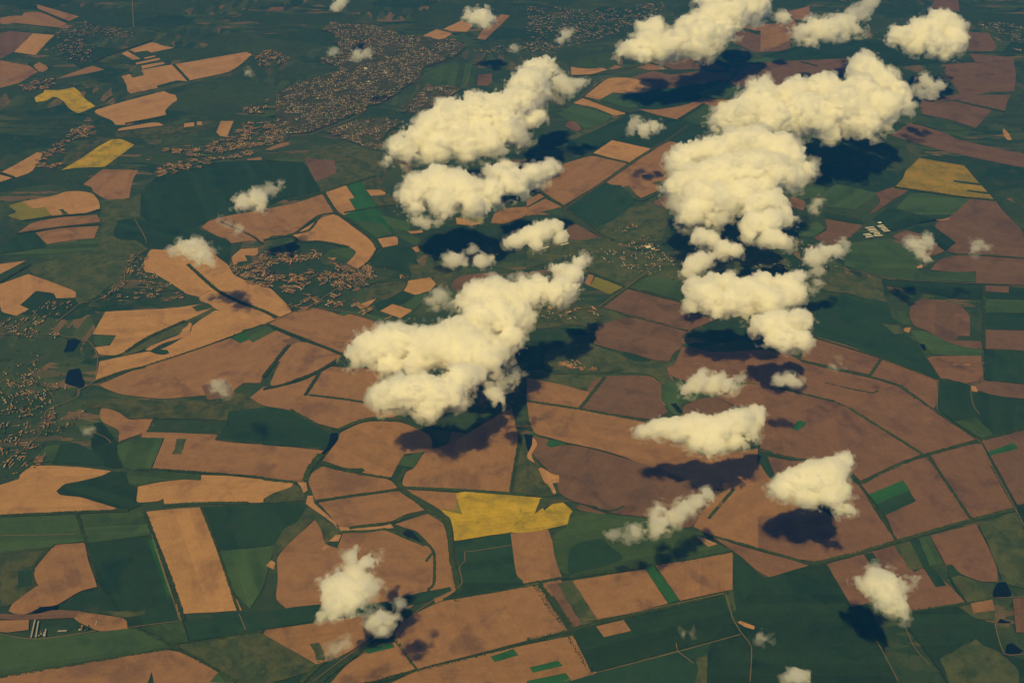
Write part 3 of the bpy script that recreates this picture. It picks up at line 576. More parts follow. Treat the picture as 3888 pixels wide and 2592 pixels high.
for i, ln in enumerate(FIELDS.strip().splitlines()):
    kind, t, pts = ln.split(' ', 2)
    P = gpts(t, pts)
    rough = {'o': 9.0, 's': 8.0, 'W': 3.0, 'g': 3.0, 'd': 3.0}.get(kind, 1.8)
    P = outline(P, rng, rough)
    c = sum(P, Vector((0, 0))) / len(P)
    e = max(((P[k] - P[k - 1]) for k in range(len(P))), key=lambda q: q.length); 
    raw = gpts(t, pts); e = max(((raw[k] - raw[k - 1]) for k in range(len(raw))), key=lambda q: q.length)
    th = math.atan2(e.y, e.x)
    me = bpy.data.meshes.new(NAMES[kind]); bm = bmesh.new()
    rot = Matrix.Rotation(-th, 2)
    vs = [bm.verts.new((*(rot @ (p - c)), 0)) for p in P]
    f = bm.faces.new(vs); f.normal_update()
    if f.normal.z < 0: f.normal_flip()
    bmesh.ops.triangulate(bm, faces=bm.faces[:]); bm.to_mesh(me); bm.free()
    o = link(NAMES[kind], me, M[kind]); o.location = (c.x, c.y, 0.25 + 0.06 * i + (1.5 if kind in 'sW' else 0)); o.rotation_euler.z = th
    tag(o, kind='structure')
ZF = 22.0

# ---------------------------------------------------------------- roads and tracks
ROADS = """9 B 610,230 640,290 660,380
10 B 350,1010 640,900 760,830
9 B 750,830 790,640 860,600 1170,520 1190,470 1330,380 1480,330
8 B 0,1150 400,1120 640,1050 900,940
8 B 1380,720 1500,640 1530,570
9 A 985,0 995,210
7 C 280,1560 530,1395 770,1228 945,1105 1060,1040 1200,940
8 C 340,570 640,545 880,490 1100,530 1280,510
8 C 350,770 500,650 600,580
8 E 420,1030 540,940 600,890 720,870 920,760 930,650 1030,530
8 E 500,1145 600,1150 680,1190 730,1300 710,1440 690,1480 590,1540 580,1590
7 E 0,1120 400,1120 500,1145
7 E 1000,260 1080,400 1090,450
8 F 0,1050 180,970 330,920 550,780 700,640
7 F 330,920 500,940 640,960 910,1055
6 G 270,180 440,310 600,420 900,560 1100,610
9 G 540,915 750,765 960,610 1060,540
8 G 0,930 300,940 540,915 760,980 1000,1050 1230,1095
8 H 740,300 560,460
8 H 560,620 720,655 870,690 1000,715 1300,730 1960,758
6 H 1310,1600 1310,1460
7 I 580,160 590,210 430,280 340,330 340,400 360,440
7 I 0,345 70,345 90,250 130,180
7 I 0,730 130,640 230,560 310,480
7 I 700,480 790,520 830,560
7 I 1130,1240 1230,1560 1350,1880
6 I 0,1250 560,1240
7 J 1440,1640 1480,1600 1460,1480 1500,1440 1500,1370 1560,1365 1880,1315
8 L 1600,520 1640,570 1720,730 1840,950 1960,1180
7 L 1320,90 1310,310
6 L 1560,170 1580,280 1630,350
8 M 955,1165 1100,1145 1360,1115
7 M 0,1215 280,1250 720,1190
7 M 1160,560 1280,920 1340,1110
6 M 1780,1060 1830,1180
8 N 1380,900 1250,970 1050,1110 860,1220 620,1380 430,1520 370,1568
6 N 1940,855 2050,835
7 O 1480,910 1530,1090 1600,1210 1670,1310 1660,1568
6 O 280,1560 500,1505 1120,1345 1590,1215
6 O 1120,1340 1240,1430
5 O 1110,1280 1120,1340
8 O 420,1110 600,1090 840,1045 1470,910
6 P 860,1260 920,1370 1020,1560
6 P 1060,1130 1140,1310 1250,1440
7 P 1740,945 1960,935
6 P 1740,1140 1810,1360 1950,1360
6 N 1420,1100 1440,1000"""
def smooth_path(P, step):
    out = []
    for i in range(len(P) - 1):
        p0, p1, p2, p3 = P[max(i - 1, 0)], P[i], P[i + 1], P[min(i + 2, len(P) - 1)]
        k = max(2, int((p2 - p1).length / step))
        for j in range(k):
            s = j / k
            m1, m2 = (p2 - p0) * .35, (p3 - p1) * .35
            h = (2*s**3 - 3*s**2 + 1) * p1 + (s**3 - 2*s**2 + s) * m1 + (-2*s**3 + 3*s**2) * p2 + (s**3 - s**2) * m2
            out.append(h)
    out.append(P[-1]); return out
for i, ln in enumerate(ROADS.strip().splitlines()):
    wd, t, pts = ln.split(' ', 2)
    mid = tile_pts(t, pts)[0]; mpp = onto(*mid)[1] / FPX
    hw = max(4.0, float(wd) / 1.96 * mpp * .30)
    P = smooth_path(gpts(t, pts), 60.0); V, F = [], []
    for j, p in enumerate(P):
        d = (P[min(j + 1, len(P) - 1)] - P[max(j - 1, 0)]).normalized(); q = Vector((-d.y, d.x)) * hw * rng.uniform(.85, 1.15)
        V += [(*(p + q), ZF + i * .05), (*(p - q), ZF + i * .05)]
        if j: F.append((2*j - 2, 2*j - 1, 2*j + 1, 2*j))
    tag(link('country_road', np_mesh('country_road', V, F), M_ROAD), kind='structure')

# ---------------------------------------------------------------- tree belts (rows of crowns)
ico = bmesh.new(); bmesh.ops.create_icosphere(ico, subdivisions=1, radius=1.0)
ICO_V = np.array([v.co[:] for v in ico.verts]); ICO_F = np.array([[v.index for v in f.verts] for f in ico.faces]); ico.free()
def crowns(name, pos, rad, seed):
    """many uneven tree crowns in one mass"""
    g = np.random.default_rng(seed); n = len(pos); nv = len(ICO_V)
    jit = g.uniform(.72, 1.28, (n, nv, 1)); sc3 = np.stack([rad, rad, rad * g.uniform(.9, 1.4, n)], 1)[:, None, :]
    ang = g.uniform(0, 6.28, n); ca, sa = np.cos(ang), np.sin(ang)
    base = ICO_V[None] * jit * sc3
    V = np.stack([base[..., 0] * ca[:, None] - base[..., 1] * sa[:, None], base[..., 0] * sa[:, None] + base[..., 1] * ca[:, None], base[..., 2]], 2) + pos[:, None, :]
    F = ICO_F[None] + (np.arange(n) * nv)[:, None, None]
    return np_mesh(name, V.reshape(-1, 3), F.reshape(-1, 3))
BELTS = """9 A 700,465 780,425 960,365 1140,300|thin dark belt curving above the small strip fields
11 A 1290,482 1400,600|short dark belt splitting the long tan field in two
8 A 330,95 500,165|dark belt between two far brown fields in the upper corner
10 A 930,925 1230,870|dark belt under the big pinkish field by the forest edge
10 A 0,1290 105,1325|dark belt cutting the tapering tan field at the photo's edge
14 B 440,1430 550,1600|dark belt dropping past the square tan field to the valley
10 B 180,1495 440,1435 640,1370 840,1310|dark belt along the top of the square tan field
10 C 410,725 720,835 840,830|dark belt above the slim brown strip near the long shadow
12 C 1130,893 1320,775|straight belt beside a striped green field
9 C 930,475 1070,515|short belt in the mauve field under the upper cloud bank
9 C 340,570 500,560 650,535 880,485|dark belt along the road below the small tan fields
13 C 290,1535 530,1390 770,1220 940,1112|long diagonal belt between two wide brown fields
11 C 490,1155 770,1220|belt dividing the ruddy field from the small tan one above it
12 C 90,1420 190,1490 280,1550|short belt at the lower corner of the wide brown field
14 C 800,1480 870,1490 1040,1400|thick dark belt running behind the big cloud's left side
8 D 300,465 420,495|short faint belt in the far mauve field
12 D 1130,920 1400,975 1580,965|dark belt between two mauve fields above the lone yellow field
14 D 1000,1398 1250,1435 1480,1470 1740,1495|dark belt under the lone yellow field on the right
10 D 1430,750 1820,835|thin belt between mauve fields below the sandy track
10 D 1480,400 1700,392 1900,410|dark belt above the dim mauve field near the far village
9 E 170,275 430,240 640,222 745,190|thin belt under the field with the yellow corner
10 E 120,372 440,325 735,300|bushy belt between two narrow brown fields
14 E 1400,600 1600,780 1760,870 1960,945 2060,1000|thick belt crossing the bright sandy field under a small cloud
10 E 1640,280 1860,380 1960,450|dotted belt inside the pale field under wispy cloud
12 E 0,730 120,660 230,600|dark belt climbing above the tan field by the left village
9 E 695,1478 1000,1380 1480,1225 1960,1045|long thin row of trees dividing two wide tan fields
15 E 940,1250 1100,1145 1380,1020|dark belt along the grassy gully in the sandy field
11 F 40,1050 330,1165 590,1275|straight dark belt descending to the big bright cloud
11 F 440,65 550,215|belt along the left edge of the square tan field with one dark spot
12 F 550,215 690,300 800,400 850,480|curving belt along the rim of the tan bend
9 F 850,480 790,570 700,640|row of separate trees at the end of the tan bend
9 F 600,215 850,170 1040,150|dark belt over the bright green fields
10 F 250,360 410,240 540,215|thin tongue of scrub between two tan fields
9 F 180,380 340,345 420,240|scrubby strip along the bend of the tan field
16 F 0,1440 110,1300 190,1200|broken scrub line in the gully of a brown field
15 F 0,1530 140,1500 400,1400 550,1310|curving belt that joins the big cloud's lower left side
13 F 320,1568 420,1410|short diagonal belt hanging from the curving belt
10 F 0,420 200,385 270,430 430,430 640,470|dark wooded rim below the tan field by the strip village
12 F 720,770 860,730 1080,715|thin wooded rim along the village's meadow side
9 G 80,40 270,170|belt down the edge of the wide brown field to the crossroad
8 G 280,170 430,290 590,410|roadside tree row beside the dark green square field
12 G 560,915 760,765 900,680|belt along the road past the small yellow field
12 G 460,660 740,770|dark belt on top of the small yellow field
11 G 755,775 990,840 1140,875|belt along the top of the dull mauve field
9 G 640,940 760,980 960,1035 1200,1095|thin bushy row between two dull mauve fields
12 G 490,1560 580,1440|short belt at right angles by the mid village
14 G 130,1385 250,1410 560,1410 700,1380|dark wooded stream line below the brown village
13 H 300,1315 500,1370 820,1440 1020,1500 1150,1600|long belt curving away across the brown fields beyond the clouds
12 H 810,1430 900,1300|short belt joining the long curving belt to green land
9 H 1450,525 1700,535 1960,555|thin belt in the dim mauve fields on the right
13 H 1660,740 1660,1230|straight belt along the banded fields at the right edge
10 H 480,210 750,265|dark belt near the long barns
8 H 1000,710 1300,730 1960,755|thin tree line along the straight pale road
10 H 400,1145 900,1300 1310,1455|thin edge belt between the green and the mauve fields
12 I 695,105 900,30 1080,-10|dark belt running up beside the wide bare field
12 I 1130,752 1600,785 1960,815|long dark belt below the tan field with the faint green patch
13 I 1210,1022 1500,1005 1850,1002|dark belt under the tapering tan field
14 I 0,1100 300,1085 740,1065 960,1060|dark belt below the tan field with the forked wood
13 I 575,1085 640,1290 720,1580|straight dark belt left of the dark green square
16 I 1075,1065 1160,1290 1280,1600 1370,1880|dark belt along the long tan strip's left edge
11 I 1500,1035 1620,1340 1780,1820|thin belt along the long tan strip's right edge
11 I 0,1390 370,1340 400,1320|dark belt above the lobed tan field
12 I 380,1340 260,1470 250,1580|dark belt rounding the lobed tan field
12 J 340,200 620,235 830,270|straight belt pointing at the big cloud's lower lobe
14 J 310,205 420,35|short belt standing on the first straight belt's end
14 J 0,825 250,852|belt reaching the sandy stream from the left
22 J 430,710 620,760 740,760 640,770|thick ragged tree line right of the little stream
12 J 700,785 950,820|thin straight end of the ragged tree line
16 J 390,990 600,960 1010,905|straight belt from the sandy crossing to the road bend
16 J 1040,890 1500,910 1960,945|long straight belt on top of the yellow field
20 J 1060,750 1010,830 1040,900 1220,1050 1370,1130 1400,1400 1450,1640 1440,1740|broad green belt winding down past the yellow field
15 J 1220,1075 1050,1110 950,1150 640,1190|dark scrub along the gully feeding the small pond
12 J 590,1220 780,1215 910,1200 1060,1260 1200,1320|scrub on the lower bank of the gully by the pond
14 J 1840,930 1910,510|straight belt edging the brown field under the cloud shadow
18 J 560,460 700,400 820,375 1030,390|scrubby curve above the pinkish field
14 J 200,310 360,400 510,480|scrub line leading to the small dark pool
26 J 310,840 350,740 430,640|wooded stream below the small dark pool
11 J 1210,1440 1270,1380 1270,1600 1220,1650|thin hedge winding down the round brown field
13 K 0,245 420,310 910,400|long straight belt across the brown plain to the middle cloud
14 K 400,295 580,70|diagonal belt rising from the long straight belt
13 K 1350,1120 1540,900|lone slanting belt on the brown plain between two clouds
13 K 1350,1245 1600,1310 1960,1415 2110,1455|belt descending right below the small cloud shadow
9 K 480,1025 620,1065 720,1030|short thin belt at the lower tip of the mauve field
14 K -10,1610 320,1555 600,1515 960,1470 1540,1365|long belt closing the green hollow
14 K 1740,605 1960,670 2130,690|dark belt hiding behind the compact cloud
12 K 100,510 200,535|tiny belt beside the heart shaped green patch
13 L 100,140 360,205 550,250|belt across the wide ruddy plain above the compact cloud
14 L 570,265 640,290 900,450 1200,640|belt slanting down to the right-hand crossroads
17 L 740,860 1000,730 1240,645 1620,540 1960,455|long rising belt through the right-hand crossroads
14 L 1240,655 1400,880 1560,1120|slanting belt between two ruddy blocks
12 L 740,870 860,1060 1010,1285|thin belt left of the paired green plots
17 L 380,1460 520,1425 740,1370 1010,1290 1570,1130 1900,1045|long thick belt rising across the lower right fields
13 L 1720,730 1890,1040 1980,1220|dark roadside belt at the right edge of the ruddy fields
12 L 1040,130 1280,310 1600,525|belt edging the dark green block
8 L 480,110 640,150 830,185 870,165|short hedge with pale soil ends in the ruddy plain
15 M 0,1530 600,1430 1290,1310 1520,1265 1960,1185|long dark belt above the lowest brown field
15 M 1030,1170 1300,1310 1640,1490 1840,1610|slanting dark belt crossing the lowest corner
12 N 380,1600 620,1420 860,1220|roadside tree line by the thin low clouds
20 N 280,1568 460,1400 560,1380|dark wood strip at the road's lower end
18 N 700,1600 1150,1480 1540,1385 1960,1275 2100,1235|long broad belt across the lowest brown fields
13 N 940,1190 1000,1270 1140,1480|thin belt crossing the small cloud's shadow
18 N 1340,955 1560,920 1960,855 2080,835|long belt under the green square by the yellow field
20 O 60,850 180,1030 330,1200|broad green belt slanting between two brown fields
20 O 100,850 220,1000 370,1190|second broad green belt twinned with its neighbour
16 O 0,1255 280,1190 520,1130 860,1050 1500,900|long belt above the dark green field
16 O 290,1210 380,1350 480,1505|belt along the right of the field with the green slot
12 P 1100,1040 1480,990 1720,950|dark belt right of the cloud over ruddy fields in the lower right"""
nr = np.random.default_rng(11)
for i, ln in enumerate(BELTS.strip().splitlines()):
    a, label = ln.split('|'); wd, t, pts = a.split(' ', 2)
    tp = tile_pts(t, pts); mpp = onto(*tp[len(tp) // 2])[1] / FPX
    wdm = float(wd) / 1.96 * mpp * 2.1
    P = smooth_path(gpts(t, pts), 30.0); pos, rad = [], []
    sparse = 'separate' in label or 'dotted' in label or 'long thin row' in label
    for j in range(len(P) - 1):
        seg = P[j + 1] - P[j]; ln_ = seg.length; d = seg.normalized(); q = Vector((-d.y, d.x))
        k = max(1, int(ln_ / 13.0 * max(1, wdm / 15.0)))
        for _ in range(k):
            if rng.random() < (.55 if sparse else .06): continue
            p = P[j] + seg * rng.random() + q * (rng.uniform(-.43, .43) * wdm)
            r = rng.uniform(5.0, 9.5); pos.append((p.x, p.y, ZF - 14 + r * 1.0)); rad.append(r)
    pos = np.array(pos); rad = np.array(rad); c = pos.mean(0) * (1, 1, 0); 
    cm = crowns('tree_belt', pos - c, rad, i); hw = wdm * (.30 if sparse else .46); uv = []
    for j, p in enumerate(P):
        d = (P[min(j + 1, len(P) - 1)] - P[max(j - 1, 0)]).normalized(); q = Vector((-d.y, d.x)) * hw
        z1 = ZF - 9 + (rng.uniform(0.5, 1.5) if sparse else rng.uniform(3, 8)); a, b = p + q * rng.uniform(.7, 1.25), p - q * rng.uniform(.7, 1.25)
        uv += [(a.x, a.y, ZF - 16), (a.x, a.y, z1), (b.x, b.y, z1), (b.x, b.y, ZF - 16)]
    bm = bmesh.new(); bm.from_mesh(cm); vs = [bm.verts.new((x - c[0], y - c[1], z)) for x, y, z in uv]
    for j in range(len(P) - 1):
        for e in range(3): bm.faces.new((vs[4*j + e], vs[4*j + e + 1], vs[4*j + e + 5], vs[4*j + e + 4]))
    bmesh.ops.recalc_face_normals(bm, faces=bm.faces[-3 * (len(P) - 1):]) if False else None
    bm.to_mesh(cm); bm.free()
    o = link('tree_belt', cm, M_TREE); o.location = c
    tag(o, label, 'tree belt', 'tree belts along the fields')

# ---------------------------------------------------------------- villages: garden plots, houses, trees
def inside(p, poly):
    x, y = p; r = False; j = len(poly) - 1
    for i in range(len(poly)):
        xi, yi = poly[i]; xj, yj = poly[j]
        if (yi > y) != (yj > y) and x < (xj - xi) * (y - yi) / (yj - yi) + xi: r = not r
        j = i
    return r
VILLAGES = """1 A 300,400 400,260 490,215 560,160 640,170 760,205 900,212 1030,265 960,285 780,300 700,370 700,450 640,470 500,460 490,400
2 A 90,690 210,610 400,590 430,650 340,670
2 A 590,850 660,870 720,990 650,1030 480,1110 480,1200 430,1255 250,1270 290,1150 420,1080 560,950
1 A 1040,1190 1150,1170 1120,1220 1060,1220
2 A 1200,1110 1400,1090 1600,1060 1640,1020 1740,1010 1780,910 1960,905 2160,930 2130,1030 1960,1090 1780,1120 1700,1150 1440,1180 1220,1140
2 A 1140,1280 1230,1230 1440,1190 1700,1170 1960,1090 2060,1080 1960,1160 1700,1190 1440,1265 1300,1290 1200,1320
2 A 1800,820 1960,760 2010,740 2000,800 1960,850 1840,850
2 A 1860,410 2000,380 2200,440 2110,480 2000,500 1950,510
0 B 440,235 500,170 640,185 730,170 950,230 1040,270 1180,270 1290,300 1400,290 1520,350 1470,400 1330,470 1190,510 1170,590 1080,640 940,740 870,780 780,790 760,840 600,890 400,970 330,1000 200,1010 150,1070 0,1100 0,1000 80,930 100,800 90,710 250,620 570,530 470,470 420,440 560,430 560,350 530,260
0 B 450,990 700,900 900,880 1040,910 900,1000 890,1130 780,1110 650,1060
0 B 1010,840 1200,660 1350,640 1450,660 1440,700 1320,760 1200,850
3 B 1540,380 1700,350 1900,340 1960,310 2300,350 2100,410 1960,400 1700,405
3 C 0,60 200,50 500,100 640,60 1000,20 1080,50 800,200 640,280 540,300 200,380 0,380
3 C 450,640 560,590 600,600 500,660
3 D 1600,170 1700,170 1960,190 1960,390 1830,390 1860,300 1720,250 1620,210
3 D 810,230 900,240 890,270 820,262
1 E 920,610 1030,490 1080,500 1100,560 1060,640 1080,660 1150,670 1280,750 1380,820 1490,880 1280,880 1080,860 900,880 760,870 700,840 780,800 900,740
1 E 0,960 120,985 210,940 180,880 420,870 560,880 500,960 400,1060 500,1120 420,1170 250,1160 60,1120 0,1090
1 E 0,1440 60,1370 200,1290 350,1230 280,1340 300,1450 480,1480 640,1550 620,1700 600,1760 520,1800 480,1900 380,1880 380,1980 320,2080 200,2160 0,2170
2 F -260,590 -60,600 0,500 180,500 400,490 560,560 640,610 730,640 800,600 960,640 1090,680 1080,710 840,700 760,770 640,830 420,860 260,840 100,780 -60,760 -230,680
2 F 180,900 370,840 560,870 700,870 760,910 980,1000 910,1045 760,990 640,950 440,920 200,950
3 G 80,660 160,590 260,530 420,520 600,460 800,430 880,370 980,390 1000,500 1100,530 1150,600 1100,640 960,690 880,680 700,640 480,560 260,600
3 G 640,370 740,290 800,230 860,300 860,340 720,370
3 G 70,890 300,860 340,930 560,920 660,950 640,1020 500,1080 360,1020 120,1020
2 G 130,1250 300,1310 440,1310 600,1390 400,1395 180,1330
3 G 1050,690 1200,670 1190,740 1080,740
3 G 1380,560 1560,500 1640,440 1640,500 1500,620
3 G 1640,590 1960,600 1960,640 1680,640
3 H 200,430 290,390 480,430 560,450 340,510 220,470
3 H 0,590 120,560 400,590 620,610 480,640 220,620
3 M 220,1180 330,1150 740,1120 740,1190 500,1200 340,1240 230,1240
3 M 0,1180 60,1160 130,1190 60,1200"""
VLAB = """among garden strips of the uppermost left village
in the hamlet above the bent yellow field
along the slanting village between the two yellow fields
in the small cluster below the second yellow field
in the valley village under the square tan plot
on the lower edge of the valley village
on the fan of strips west of the big town
at the tip of the long tan field
in the big town
in the town quarter below the railway curve
in the terraces under the long slanting cloud
in the far suburb rows
in the far scattered suburb at the top
by the road below the far tan fields
in the dim far village at the right
beside the solid dim cloud
in the village below the bright sandy field
in the village by the left photo edge
in the large green garden village above the forked wood
in the strip village below the tan bend
on the lane above the wide tan field
in the scattered village with the works halls
north of the dark shadow in the scattered village
in the brown village beside the bright central cloud
in the ribbon below that village's dark shadow
on the lane next to the scalloped cloud
under the slanted oval cloud
at the edge of the scalloped cloud's meadow
in the hamlet near the drifting cloud
along the lane left of the straight pale road
at the farmstead by the lower edge
on the track beside the farmstead""".strip().splitlines()
house_list = []
for vi, ln in enumerate(VILLAGES.strip().splitlines()):
    ty, t, pts = ln.split(' ', 2); ty = int(ty)
    poly = [tuple(p) for p in gpts(t, pts)]
    area = abs(sum(poly[k - 1][0] * poly[k][1] - poly[k][0] * poly[k - 1][1] for k in range(len(poly)))) / 2
    xs, ys = [p[0] for p in poly], [p[1] for p in poly]
    vr = random.Random(100 + vi); main = vr.uniform(0, math.pi)
    V, F, MI, TP, TR = [], [], [], [], []
    c0 = sum((Vector(p) for p in poly), Vector((0, 0))) / len(poly)
    def built(x, y): return float(vnoise(np.array([x / 420.0 + vi * 3.1]), np.array([y / 420.0]), np.array([.5]))[0]) * .7 + float(vnoise(np.array([x / 150.0]), np.array([y / 150.0 + vi]), np.array([7.5]))[0]) * .5
    if ty == 0:
        op = outline([c0 + (Vector(p) - c0) * .99 for p in poly], vr, 60.0)
        bm = bmesh.new(); f = bm.faces.new([bm.verts.new((*(p - c0), 0)) for p in op]); f.normal_update()
        if f.normal.z < 0: f.normal_flip()
        bmesh.ops.triangulate(bm, faces=bm.faces[:]); me = bpy.data.meshes.new('village_land'); bm.to_mesh(me); bm.free()
        vo = link('village_land', me, M['v']); vo.location = (c0.x, c0.y, ZF - 2.5 + vi * .05); tag(vo, kind='structure')
    dens = {0: 1 / 4800, 1: 1 / 11000, 2: 1 / 11000, 3: 1 / 11000}[ty]
    zl = 0
    for b in range(int(area * dens)):
        for _ in range(30):
            p = (vr.uniform(min(xs), max(xs)), vr.uniform(min(ys), max(ys)))
            if inside((p[0] + vr.gauss(0, 35), p[1] + vr.gauss(0, 35)), poly) and built(*p) > (-.20 if ty == 1 else -.12 if ty == 2 else -.22): break
        else: continue
        g = math.sin(p[0] / 900.0 + vi) * .5 + math.cos(p[1] / 1100.0 + vi) * .5       # street grain turns slowly
        th = main + g + vr.gauss(0, .12) + (math.pi / 2 if vr.random() < .22 else 0)
        ux, uy = math.cos(th), math.sin(th)
        ns = vr.randint(2, 8) if ty == 2 else vr.randint(1, 4); off = 0.0
        for s in range(ns):
            wid = (vr.uniform(6, 14) if ty == 0 else vr.uniform(6, 15)) if ty != 3 else vr.uniform(12, 26)
            if vr.random() < .18: wid *= 1.8
            lng = vr.uniform(25, 85) if ty == 1 else vr.uniform(50, 150) if ty == 2 else (vr.uniform(20, 60) if ty == 0 else vr.uniform(30, 85))
            st = vr.uniform(-15, 15); cx, cy_ = p[0] - uy * (off + wid / 2), p[1] + ux * (off + wid / 2); off += wid + (vr.uniform(2, 8) if ty != 1 else vr.uniform(4, 40))
            ex, ey = cx + ux * (st + lng), cy_ + uy * (st + lng)
            if not inside((cx + ux * lng / 2, cy_ + uy * lng / 2), poly): continue
            rr = vr.random(); show = .50 if ty == 1 else .62 if ty == 2 else (.60 if ty == 0 else .16)
            if rr < show:
                mi = 1 if vr.random() < .30 else (0 if vr.random() < .35 else 2)
            elif rr < show + .12: mi = 3 + (vr.random() < .5)
            else: mi = -1
            if mi >= 0:
                hw = wid / 2; z = ZF + 3 + (zl % 400) * .012; zl += 1; sk = vr.uniform(-.08, .08) * lng
                a0 = (cx + ux * st, cy_ + uy * st); k = len(V)
                V += [(a0[0] - uy * hw, a0[1] + ux * hw, z), (a0[0] + uy * hw, a0[1] - ux * hw, z), (ex + uy * hw * .9 - uy * sk, ey - ux * hw * .9 + ux * sk, z), (ex - uy * hw * .9 - uy * sk, ey + ux * hw * .9 + ux * sk, z)]
                F.append((k, k + 1, k + 2, k + 3)); MI.append(mi)
            hp = {0: .70, 1: .35, 2: .30, 3: .85}[ty]
            if vr.random() < hp:
                hx, hy = cx + ux * (st - vr.uniform(8, 22)), cy_ + uy * (st - vr.uniform(8, 22))
                if inside((hx, hy), poly): house_list.append((hx, hy, th + vr.choice((0, math.pi / 2)), vr.uniform(.8, 1.35), vr.random(), vi))
            for _ in range(vr.choice((0, 1, 2, 3))):
                tx, ty2 = cx + ux * st + vr.gauss(0, 22), cy_ + uy * st + vr.gauss(0, 22); r = vr.uniform(4, 9)
                TP.append((tx, ty2, ZF + 2 + r)); TR.append(r)
    if F:
        tag(link('garden_land', np_mesh('garden_land', V, F, MI), M_PLOT), kind='structure')
    if TP: tag(link('garden_foliage', crowns('garden_foliage', np.array(TP), np.array(TR), 500 + vi), M_TREE), kind='stuff')

def gable(lx, ly, h, rh, ov=.4):
    """(verts, wall faces, roof faces) of a gabled house, ridge along x"""
    x, y = lx / 2, ly / 2; X, Y = x + ov, y + ov
    v = [(-x,-y,0),(x,-y,0),(x,y,0),(-x,y,0),(-x,-y,h),(x,-y,h),(x,y,h),(-x,y,h),(-x,0,h+rh-.15),(x,0,h+rh-.15)]
    wf = [(0,1,5,4),(1,2,6,5),(2,3,7,6),(3,0,4,7),(4,8,7,7),(5,6,9,9)]
    rv = [(-X,-Y,h-.1),(X,-Y,h-.1),(X,0,h+rh),(-X,0,h+rh),(X,Y,h-.1),(-X,Y,h-.1),(-X,-Y,h-.4),(X,-Y,h-.4),(X,0,h+rh-.3),(-X,0,h+rh-.3),(X,Y,h-.4),(-X,Y,h-.4)]
    rf = [(0,1,2,3),(3,2,4,5),(7,6,9,8),(8,9,11,10),(6,7,1,0),(10,11,5,4),(6,0,3,9),(9,3,5,11),(1,7,8,2),(2,8,10,4)]
    return v, [f if len(set(f)) == 4 else f[:3] for f in wf], rv, rf
def pymesh(name, v, f):
    me = bpy.data.meshes.new(name); me.from_pydata(v, [], f); me.update(); return me
v, wf, rv, rf = gable(13, 9, 3.6, 3.4)
house_meshes = []
for k in range(4):
    me = pymesh('house', v + rv, wf + [tuple(a + len(v) for a in q) for q in rf]); me.materials.append(M_WALL); me.materials.append(M_ROOF[k])
    for p in me.polygons: p.material_index = 0 if p.index < len(wf) else 1
    house_meshes.append(me)
def seen(h):
    d = Vector((h[0], h[1], 0)) - Vector((0, 0, H)); z = d.y * math.cos(PITCH) - d.z * math.sin(PITCH); yy = d.y * math.sin(PITCH) + d.z * math.cos(PITCH)
    return z, abs(d.x / z) * FPX < 1920 and abs(yy / z) * FPX < 1270
house_list.sort(key=lambda h: seen(h)[0] / h[3])
ROOFP = lambda r: 0 if r < .5 else 1 if r < .75 else 2 if r < .88 else 3
near = [h for h in house_list if seen(h)[1]][:290]; ids = set(map(id, near)); far = [h for h in house_list if id(h) not in ids]
RN = ['cream', 'white', 'rust brown', 'grey']
for h in near:
    k = ROOFP(h[4]); o = link('house', house_meshes[k]); o.location = (h[0], h[1], ZF + 2.5); o.rotation_euler.z = h[2]; o.scale = (h[3],) * 3
    tag(o, 'tiny %s roofed house %s' % (RN[k], VLAB[h[5]]), 'house', '%s roofed houses %s' % (RN[k], VLAB[h[5]]))
V, F, MI = [], [], []
fv = np.array(rv + v[:4]); quads = rf + [(12, 13, 1, 0), (15, 14, 5, 4)][:0]
for h in far:
    c, s = math.cos(h[2]), math.sin(h[2]); q = np.array(rv) * h[3]; k = len(V)
    V += [(x * c - y * s + h[0], x * s + y * c + h[1], z + ZF + 2.5) for x, y, z in q]
    F += [tuple(a + k for a in f) for f in rf[:6]]; MI += [ROOFP(h[4])] * 6
tag(link('far_houses', np_mesh('far_houses', V, F, MI), M_ROOF), 'countless tiny houses of the farther villages and the big town', 'houses', kind='stuff')
